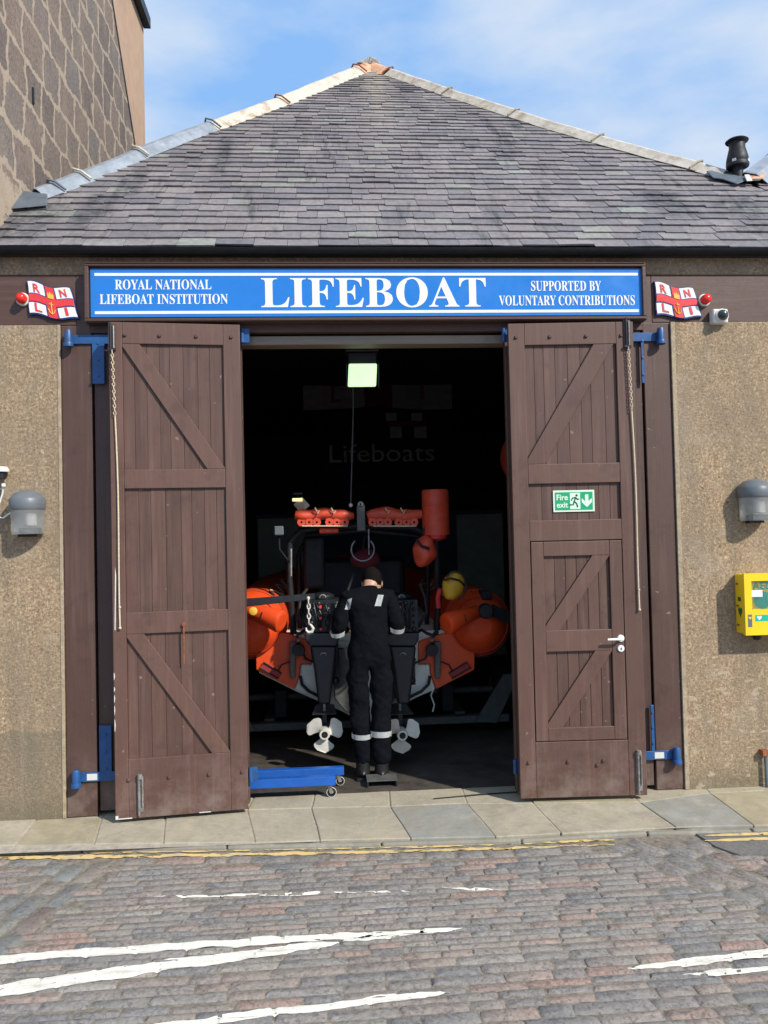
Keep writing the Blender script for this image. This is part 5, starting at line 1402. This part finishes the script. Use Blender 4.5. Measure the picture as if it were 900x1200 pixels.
# red buoy by the right jamb
T = thing('red_buoy', 'dark red buoy half hidden behind the right door edge', 'buoy')
c = F(594, 537, 2.2); q = MB(); c.x += .06; q.ball(c, .14, seg=24, rings=16, sc=(.9, .9, 1.5)); q.build('float', 'orangered', T)
q = MB(); q.tube([c+Vector((0, 0, .22)), (c.x, c.y, 3.94)], .008, 6); q.build('rope', 'black', T)
# hanging pull wire
T = thing('hanging_wire', 'thin pale wire hanging from the dark ceiling above the boat', 'wire')
a_ = F(414, 480, YT-.1); b_ = F(411, 592, YT-.1); q = MB(); q.tube([(a_.x+.01, YT-.1, 3.95), a_, b_], .006, 6); q.build('wire', 'galv', T)
q = MB(); q.ball(b_, .018, seg=10, rings=8); q.build('bead', 'white_dirty', T)

# ---- trailer
T = thing('boat_trailer', 'grey launching trailer under the rescue boat', 'trailer')
Yb = 1.75; z1 = F(440, 843, Yb)[2]; z0 = F(440, 852, Yb)[2]
q = MB(); q.box(bx-1.35, bx+1.35, Yb, Yb+.1, z0, z1); q.build('cross_beam', 'galv', T, bevel=.006)
for s_ in (-1, 1):
    q = MB(); q.box(bx+s_*.9-.05, bx+s_*.9+.05, Yb+.101, Yb+3.6, z0, z1+.02); q.build('side_rail', 'galv', T, bevel=.006)
    q = MB(); q.prism([(bx+s_*1.22, Yb-.03, z0), (bx+s_*1.02, Yb-.03, z0+.02), (bx+s_*1.30, Yb-.03, z1+.38), (bx+s_*1.45, Yb-.03, z1+.38)], (0, .028, 0)); q.build('mudguard', 'galv', T)
    cxw = bx+s_*1.38; rw = .33; q = MB(); q.lathe([(rw*.45, -.10), (rw*.9, -.11), (rw, -.08), (rw, .08), (rw*.9, .11), (rw*.45, .10)], (cxw, Yb+.5, rw-.006), (1, 0, 0), 32); wh = q.build('wheel', 'black', T)
    q = MB(); q.lathe([(0, -.06), (rw*.2, -.06), (rw*.45, -.09), (rw*.45, .09), (0, .06)], (cxw, Yb+.5, rw-.006), (1, 0, 0), 24); q.build('rim', 'galv', wh)
    q = MB(); xk = bx+s_*.80; q.box(xk-.06, xk+.06, Yb+.2, Yb+2.4, z1, F(440, 822, Yb)[2]+.1); q.build('keel_support', 'black', T, bevel=.01)
q = MB(); q.lathe([(0, -1.3), (.035, -1.3), (.035, 1.3), (0, 1.3)], (bx, Yb+.5, .33), (1, 0, 0), 12); q.build('axle', 'galv', T)

# ---- engine hoist
T = thing('engine_hoist', 'blue legged engine hoist with black boom by the left door', 'hoist')
Yf, Ybk = .165, .43
def leg(Y, pxe, py0, py1, w=.06):
    xe = F(pxe, py0, Y).x; z1 = F(pxe, py0, Y)[2]; z0 = F(pxe, py1, Y)[2]
    q = MB(); q.box(-1.25, xe, Y, Y+w, z0, z1); return q.build('leg', 'hoistblue', T, bevel=.004, seg=2), xe, z0, z1
_, xf, zf0, zf1 = leg(Yf, 393, 910, 920.5); _, xb, zk0, zk1 = leg(Ybk, 403, 899.5, 908.5)
def caster(x, y, ztop):
    rw = min(.038, ztop*.42)
    q = MB()
    q.lathe([(0, -.016), (rw*.55, -.016)], (x, y, rw), (1, 0, 0), 20)
    q.lathe([(rw*.55, -.013), (rw*.9, -.015), (rw, -.010), (rw, .010), (rw*.9, .015), (rw*.55, .013)], (x, y, rw), (0, 1, 0), 24); c_ = q.build('caster', 'black', T)
    q = MB(); q.lathe([(rw*.88, -.017), (rw*.97, -.0165), (rw*.97, -.012)], (x, y, rw), (0, 1, 0), 24); q.lathe([(0, -.018), (rw*.28, -.018), (rw*.28, .018), (0, .018)], (x, y, rw), (0, 1, 0), 14); q.build('wheel_rim', 'white_dirty', c_)
    q = MB(); 
    for s_ in (-1, 1): q.prism([(x-.012, y+s_*.019, rw*.8), (x+.008, y+s_*.019, rw*.8), (x+.004, y+s_*.019, ztop-.004), (x-.028, y+s_*.019, ztop-.004)], (0, .003*s_, 0))
    q.box(x-.032, x+.008, y-.024, y+.024, ztop-.006, ztop); q.build('fork', 'steel', c_)
caster(xf-.03, Yf+.03, zf0); caster(xb-.03, Ybk+.03, zk0); caster(-1.18, Yf+.03, zf0); caster(-1.18, Ybk+.03, zk0)
q = MB(); q.box(-1.27, -1.2, Yf-.02, Ybk+.09, zf0+.001, zf1+.03); q.build('base_beam', 'hoistblue', T, bevel=.004)
ym = .30; a_ = F(290, 706.5, ym); b_ = F(369, 699, ym)
q = MB(); q.box(-1.25, -1.17, ym-.04, ym+.04, zf1+.03, 1.42); q.build('mast', 'hoistblue', T, bevel=.004)
q = MB(); dxx = (b_-a_).normalized(); st_ = a_+(a_-b_)*((a_.x+1.25)/(b_.x-a_.x)); q.prism([st_+Vector((0, -.02, -.035)), b_+Vector((0, -.02, -.020)), b_+Vector((0, -.02, .024)), st_+Vector((0, -.02, .04))], (0, .04, 0)); q.build('boom', 'black_metal', T, bevel=.003)
q = MB(); q.tube([(-1.2, ym, .6), (-.9, ym, a_.z-.02)], .03, 12); q.build('ram', 'black_metal', T)
q = MB(); top_c = F(361.5, 702, ym-.03); bot_c = F(362, 731, ym-.03); chain(q, top_c, bot_c, .042, .0052); q.build('chain', 'prop', T)
q = MB(); q.ball(F(361.3, 701, ym-.025), .014, seg=10, rings=8); q.build('chain_bolt', 'prop', T); q = MB()
hk = F(363, 736, ym-.03); q.tube([hk+Vector((0, 0, .03)), hk+Vector((.012, 0, .018)), hk+Vector((.026, 0, -.004)), hk+Vector((.016, 0, -.028)), hk+Vector((-.010, 0, -.032)), hk+Vector((-.026, 0, -.016)), hk+Vector((-.028, 0, .004))], [.007, .009, .011, .012, .011, .009, .006], 10)
q.build('hook', 'prop', T)

# small step on the threshold
T = thing('step_plate', 'low dark checker plate step in front of the person', 'step')
a_ = G(430, 917, .03); b_ = G(466, 917, .03)
q = MB(); q.box(a_.x, b_.x, a_.y-.02, a_.y+.14, .040, .048)
for i in range(10):
    for j in range(5): q.bar((a_.x+.015+i*.022, a_.y+j*.028-.006, .048), (a_.x+.026+i*.022, a_.y+j*.028+.006, .048), .004, .0015, (0, 0, 1))
q.build('tread', 'galv', T)
for x_ in (a_.x+.006, b_.x-.006):
    q = MB(); q.box(x_-.006, x_+.006, a_.y-.019, a_.y+.139, 0, .0395); q.build('leg', 'black_metal', T)
# cable on the floor
q = MB(); q.tube([G(a1, b1, .006) for a1, b1 in ((508, 936), (530, 934), (560, 931), (590, 929), (606, 928))], .005, 6)
tag(q.build('floor_cable', 'black'), 'thin black cable lying across the threshold', 'cable')

# ================================================================= PERSON
PR = thing('person', 'person in navy coverall with reflective bands facing the boat engines', 'person')
base = G(436, 911, 0); OX, OY = base.x, base.y+.02
def skinned(name, joints, edges, radii, mat, sub=2, root=0):
    me = bpy.data.meshes.new(name); me.from_pydata([Vector(j)+Vector((OX, OY, 0)) for j in joints], edges, [])
    o = bpy.data.objects.new(name+'_t', me); COL.objects.link(o)
    sk = o.modifiers.new('s', 'SKIN'); sk.use_smooth_shade = True
    d = o.modifiers.new('u', 'SUBSURF'); d.levels = d.render_levels = sub
    lay = me.skin_vertices[0].data
    for i, r_ in enumerate(radii):
        lay[i].radius = r_ if isinstance(r_, tuple) else (r_, r_)
        lay[i].use_root = (i == root)
    bpy.context.view_layer.update(); dg = bpy.context.evaluated_depsgraph_get()
    m2 = bpy.data.meshes.new_from_object(o.evaluated_get(dg)); bpy.data.objects.remove(o)
    m2.name = name; m2.materials.clear(); m2.materials.append(M[mat])
    for p_ in m2.polygons: p_.use_smooth = True
    ob = bpy.data.objects.new(name, m2); COL.objects.link(ob); ob.parent = PR; return ob
J = [(0, 0, .95), (0, 0, 1.12), (0, .02, 1.30), (0, .045, 1.42), (0.015, .085, 1.455), (.03, .125, 1.50), (.045, .18, 1.54),
     (-.10, 0, .90), (-.085, .015, .50), (-.07, -.03, .10), (-.075, .10, .045),
     (.10, 0, .90), (.085, -.01, .50), (.075, -.06, .10), (.085, .07, .045),
     (-.175, .035, 1.405), (-.235, .0, 1.16), (-.19, .24, 1.13), (-.17, .32, 1.125),
     (.175, .035, 1.405), (.225, .0, 1.175), (.17, .24, 1.16), (.15, .32, 1.15)]
Eg = [(0, 1), (1, 2), (2, 3), (3, 4), (4, 5), (5, 6), (0, 7), (7, 8), (8, 9), (9, 10), (0, 11), (11, 12), (12, 13), (13, 14), (3, 15), (15, 16), (16, 17), (17, 18), (3, 19), (19, 20), (20, 21), (21, 22)]
rb = [(.11, .09), (.10, .08), (.12, .09), (.10, .07), .050, .072, .07, .07, .05, .035, .03, .07, .05, .035, .03, .045, .038, .028, .030, .045, .038, .028, .030]
# hands: palm + five fingers each
for s_, wi in ((-1, 18), (1, 22)):
    w0 = Vector(J[wi]); J.append(tuple(w0+Vector((0, .05, 0)))); rb.append((.032, .018)); pi_ = len(J)-1; Eg.append((wi, pi_))
    for k, (dx, ln) in enumerate(((-.028, .06), (-.010, .075), (.010, .07), (.027, .055))):
        a1 = w0+Vector((dx, .085, .002)); b1 = a1+Vector((0, ln*.5, -.015)); c1 = b1+Vector((0, ln*.25, -.03))
        n0 = len(J); J += [tuple(a1), tuple(b1), tuple(c1)]; rb += [.010, .009, .008]; Eg += [(pi_, n0), (n0, n0+1), (n0+1, n0+2)]
    a1 = w0+Vector((-s_*.035, .04, .0)); b1 = a1+Vector((-s_*.015, .04, -.01)); n0 = len(J); J += [tuple(a1), tuple(b1)]; rb += [.011, .009]; Eg += [(pi_, n0), (n0, n0+1)]
body = skinned('body', J, Eg, rb, 'skin')
# head, ears, nose joined into the body mesh
bm = bmesh.new(); bm.from_mesh(body.data)
hc = Vector((OX+.045, OY+.185, 1.515)); tilt = Matrix.Translation(hc) @ Matrix.Rotation(-.55, 4, 'X')
r_ = bmesh.ops.create_uvsphere(bm, u_segments=24, v_segments=16, radius=1, matrix=tilt @ Matrix.Diagonal((.076, .095, .115, 1)))
for s_ in (-1, 1): bmesh.ops.create_uvsphere(bm, u_segments=10, v_segments=8, radius=1, matrix=tilt @ Matrix.Translation((s_*.078, -.005, -.01)) @ Matrix.Diagonal((.010, .02, .032, 1)))
bmesh.ops.create_uvsphere(bm, u_segments=8, v_segments=6, radius=1, matrix=tilt @ Matrix.Translation((0, .098, -.02)) @ Matrix.Diagonal((.012, .016, .022, 1)))
bmesh.ops.create_uvsphere(bm, u_segments=10, v_segments=8, radius=1, matrix=tilt @ Matrix.Translation((0, .070, -.085)) @ Matrix.Diagonal((.035, .03, .03, 1)))
for s_ in (-1, 1): bmesh.ops.create_uvsphere(bm, u_segments=8, v_segments=6, radius=1, matrix=tilt @ Matrix.Translation((s_*.03, .086, .005)) @ Matrix.Diagonal((.013, .008, .008, 1)))
for f in bm.faces: f.smooth = True
bm.to_mesh(body.data); bm.free()
q = MB(); q.ball((0, 0, 0), 1, seg=28, rings=18, X=tilt @ Matrix.Translation((0, -.012, .022)) @ Matrix.Diagonal((.084, .100, .108, 1)))
for v in q.bm.verts:
    l = tilt.inverted() @ v.co
    v.co += mnoise.noise_vector(v.co*40)*.004
    if l.y > .05 and l.z < .06: v.co = tilt @ Vector((l.x*.85, .045, l.z))
q.build('hair', 'hair', PR)
JC = [(0, 0, .95), (0, .0, 1.12), (0, .02, 1.30), (0, .045, 1.41), (0.015, .075, 1.455),
      (-.095, 0, .90), (-.088, .01, .68), (-.085, .015, .50), (-.072, -.02, .28), (-.07, -.03, .10),
      (.095, 0, .90), (.09, -.005, .68), (.085, -.01, .50), (.078, -.045, .28), (.075, -.06, .10),
      (-.165, .035, 1.405), (-.215, .015, 1.28), (-.245, .0, 1.155), (-.20, .22, 1.13),
      (.165, .035, 1.405), (.205, .015, 1.29), (.230, .0, 1.17), (.18, .22, 1.16)]
EC = [(0, 1), (1, 2), (2, 3), (3, 4), (0, 5), (5, 6), (6, 7), (7, 8), (8, 9), (0, 10), (10, 11), (11, 12), (12, 13), (13, 14), (3, 15), (15, 16), (16, 17), (17, 18), (3, 19), (19, 20), (20, 21), (21, 22)]
rc = [(.155, .125), (.155, .125), (.175, .13), (.145, .105), .068, .095, .092, .085, .078, .072, .095, .092, .085, .080, .074, .078, .070, .062, .048, .078, .070, .062, .048]
cvr = skinned('coverall', JC, EC, rc, 'coverall', sub=4)
for v in cvr.data.vertices:
    l = v.co-Vector((OX, OY, 0))
    fold = math.sin(l.z*34+math.sin(l.x*18)*1.6)*.006*(1.6 if l.z < .75 or abs(l.x) > .17 else .7)
    v.co += mnoise.noise_vector(v.co*7)*.013+mnoise.noise_vector(v.co*24)*.006+Vector((l.x, l.y, 0)).normalized()*fold*(.5+mnoise.noise(v.co*5))
def ring(name, a, b, ra, rb_, mat='reflective'):
    q = MB(); a = Vector(a)+Vector((OX, OY, 0)); b = Vector(b)+Vector((OX, OY, 0)); q.tube([a, a.lerp(b, .5), b], [ra, (ra+rb_)/2, rb_], 24, cap=False)
    bmesh.ops.solidify(q.bm, geom=q.bm.faces[:], thickness=.004); return q.build(name, mat, PR, smooth=True)
ring('reflective_band', (-.074, -.018, .315), (-.073, -.02, .355), .079, .081); ring('reflective_band', (.078, -.041, .325), (.079, -.038, .37), .082, .084)
# forearm cuffs
ring('cuff_band', (-.243, .012, 1.118), (-.247, .0, 1.155), .054, .060); ring('cuff_band', (.229, .012, 1.135), (.231, .0, 1.172), .054, .060)
# shoulder bands lie on the back of each shoulder
BVc = BVHTree.FromPolygons([v.co.copy() for v in cvr.data.vertices], [list(p_.vertices) for p_ in cvr.data.polygons])
for s_, pts in ((-1, ((404, 714.5), (410, 714.5), (412.5, 701), (407, 703))), (1, ((439, 710.5), (446.5, 710.5), (449.5, 697.5), (443, 697)))):
    q = MB(); n = 6; g = {}
    P_ = [ray(*p) for p in pts]
    ok = True
    for i in range(n+1):
        for j in range(n+1):
            d_ = P_[0].lerp(P_[1], i/n).lerp(P_[3].lerp(P_[2], i/n), j/n)
            h = BVc.ray_cast(CAM, d_.normalized())
            if h[0] is None: ok = False; h = (CAM+d_*(6.2/d_.y),)
            g[i, j] = q.bm.verts.new(h[0]+Vector((0, -.004, .002)))
    for i in range(n):
        for j in range(n): q.bm.faces.new([g[i, j], g[i+1, j], g[i+1, j+1], g[i, j+1]])
    bmesh.ops.solidify(q.bm, geom=q.bm.faces[:], thickness=.003)
    q.build('shoulder_band', 'reflective', PR, smooth=True)
q = MB(); q.lathe([(.064, 0), (.068, .0), (.064, .035), (.058, .035)], (OX+.018, OY+.075, 1.452), (0, .35, 1), 24); q.build('collar', 'coverall', PR)
for x_, y_ in ((-.07, -.03), (.075, -.06)):
    q = MB(); c = Vector((OX+x_, OY+y_, 0)); q.ball(c+Vector((0, .05, .05)), 1, seg=16, rings=10, sc=(.05, .13, .045)); q.lathe([(.056, .03), (.054, .10), (.058, .16), (.05, .16)], c, seg=16)
    q.box(c.x-.05, c.x+.05, c.y-.07, c.y+.17, 0.0, .02)
    q.build('boot', 'boot', PR)

# ================================================================= light
sd = Vector((.95, -1, 1.07)).normalized()
sl = bpy.data.lights.new('sun', 'SUN'); sl.energy = 4.5; sl.angle = math.radians(1.6); sl.color = (1, .955, .88)
so = bpy.data.objects.new('sun', sl); COL.objects.link(so); so.rotation_euler = (-sd).to_track_quat('-Z', 'Y').to_euler(); so.location = (10, -10, 12)
W = bpy.data.worlds.new('World'); S.world = W; W.use_nodes = True; nt = W.node_tree; bg = nt.nodes['Background']
sky = nt.nodes.new('ShaderNodeTexSky'); sky.sky_type = 'NISHITA'; sky.sun_disc = False
sky.sun_elevation = math.asin(sd.z); sky.sun_rotation = math.atan2(sd.x, sd.y); sky.air_density = 1.0; sky.dust_density = 1.0; sky.ozone_density = 1.5
tc = nt.nodes.new('ShaderNodeTexCoord'); mp = nt.nodes.new('ShaderNodeMapping'); mp.inputs['Scale'].default_value = (1.0, 1.0, 2.6); mp.inputs['Location'].default_value = (.15, .1, .95)
nt.links.new(tc.outputs['Generated'], mp.inputs[0])
nz = nt.nodes.new('ShaderNodeTexNoise'); nz.inputs['Scale'].default_value = 2.1; nz.inputs['Detail'].default_value = 7; nz.inputs['Roughness'].default_value = .52
nt.links.new(mp.outputs[0], nz.inputs['Vector'])
rp = nt.nodes.new('ShaderNodeValToRGB'); rp.color_ramp.elements[0].position = .41; rp.color_ramp.elements[1].position = .60; nt.links.new(nz.outputs['Fac'], rp.inputs[0])
def wmix(f, a_, b_):
    mx = nt.nodes.new('ShaderNodeMix'); mx.data_type = 'RGBA'
    for sk, v in ((mx.inputs[0], f), (mx.inputs[6], a_), (mx.inputs[7], b_)):
        if isinstance(v, bpy.types.NodeSocket): nt.links.new(v, sk)
        elif isinstance(v, tuple): sk.default_value = (*v, 1)
        else: sk.default_value = v
    return mx.outputs[2]
base_sky = wmix(.86, sky.outputs[0], (2.35, 4.55, 8.2))
nt.links.new(wmix(rp.outputs[0], base_sky, (5.5, 6.3, 7.4)), bg.inputs[0]); bg.inputs[1].default_value = .115
S.view_settings.view_transform = 'Standard'; S.view_settings.look = 'None'; S.view_settings.gamma = 1; S.view_settings.exposure = .12
S.view_settings.use_curve_mapping = False
S.cycles.use_denoising = True; S.cycles.max_bounces = 8
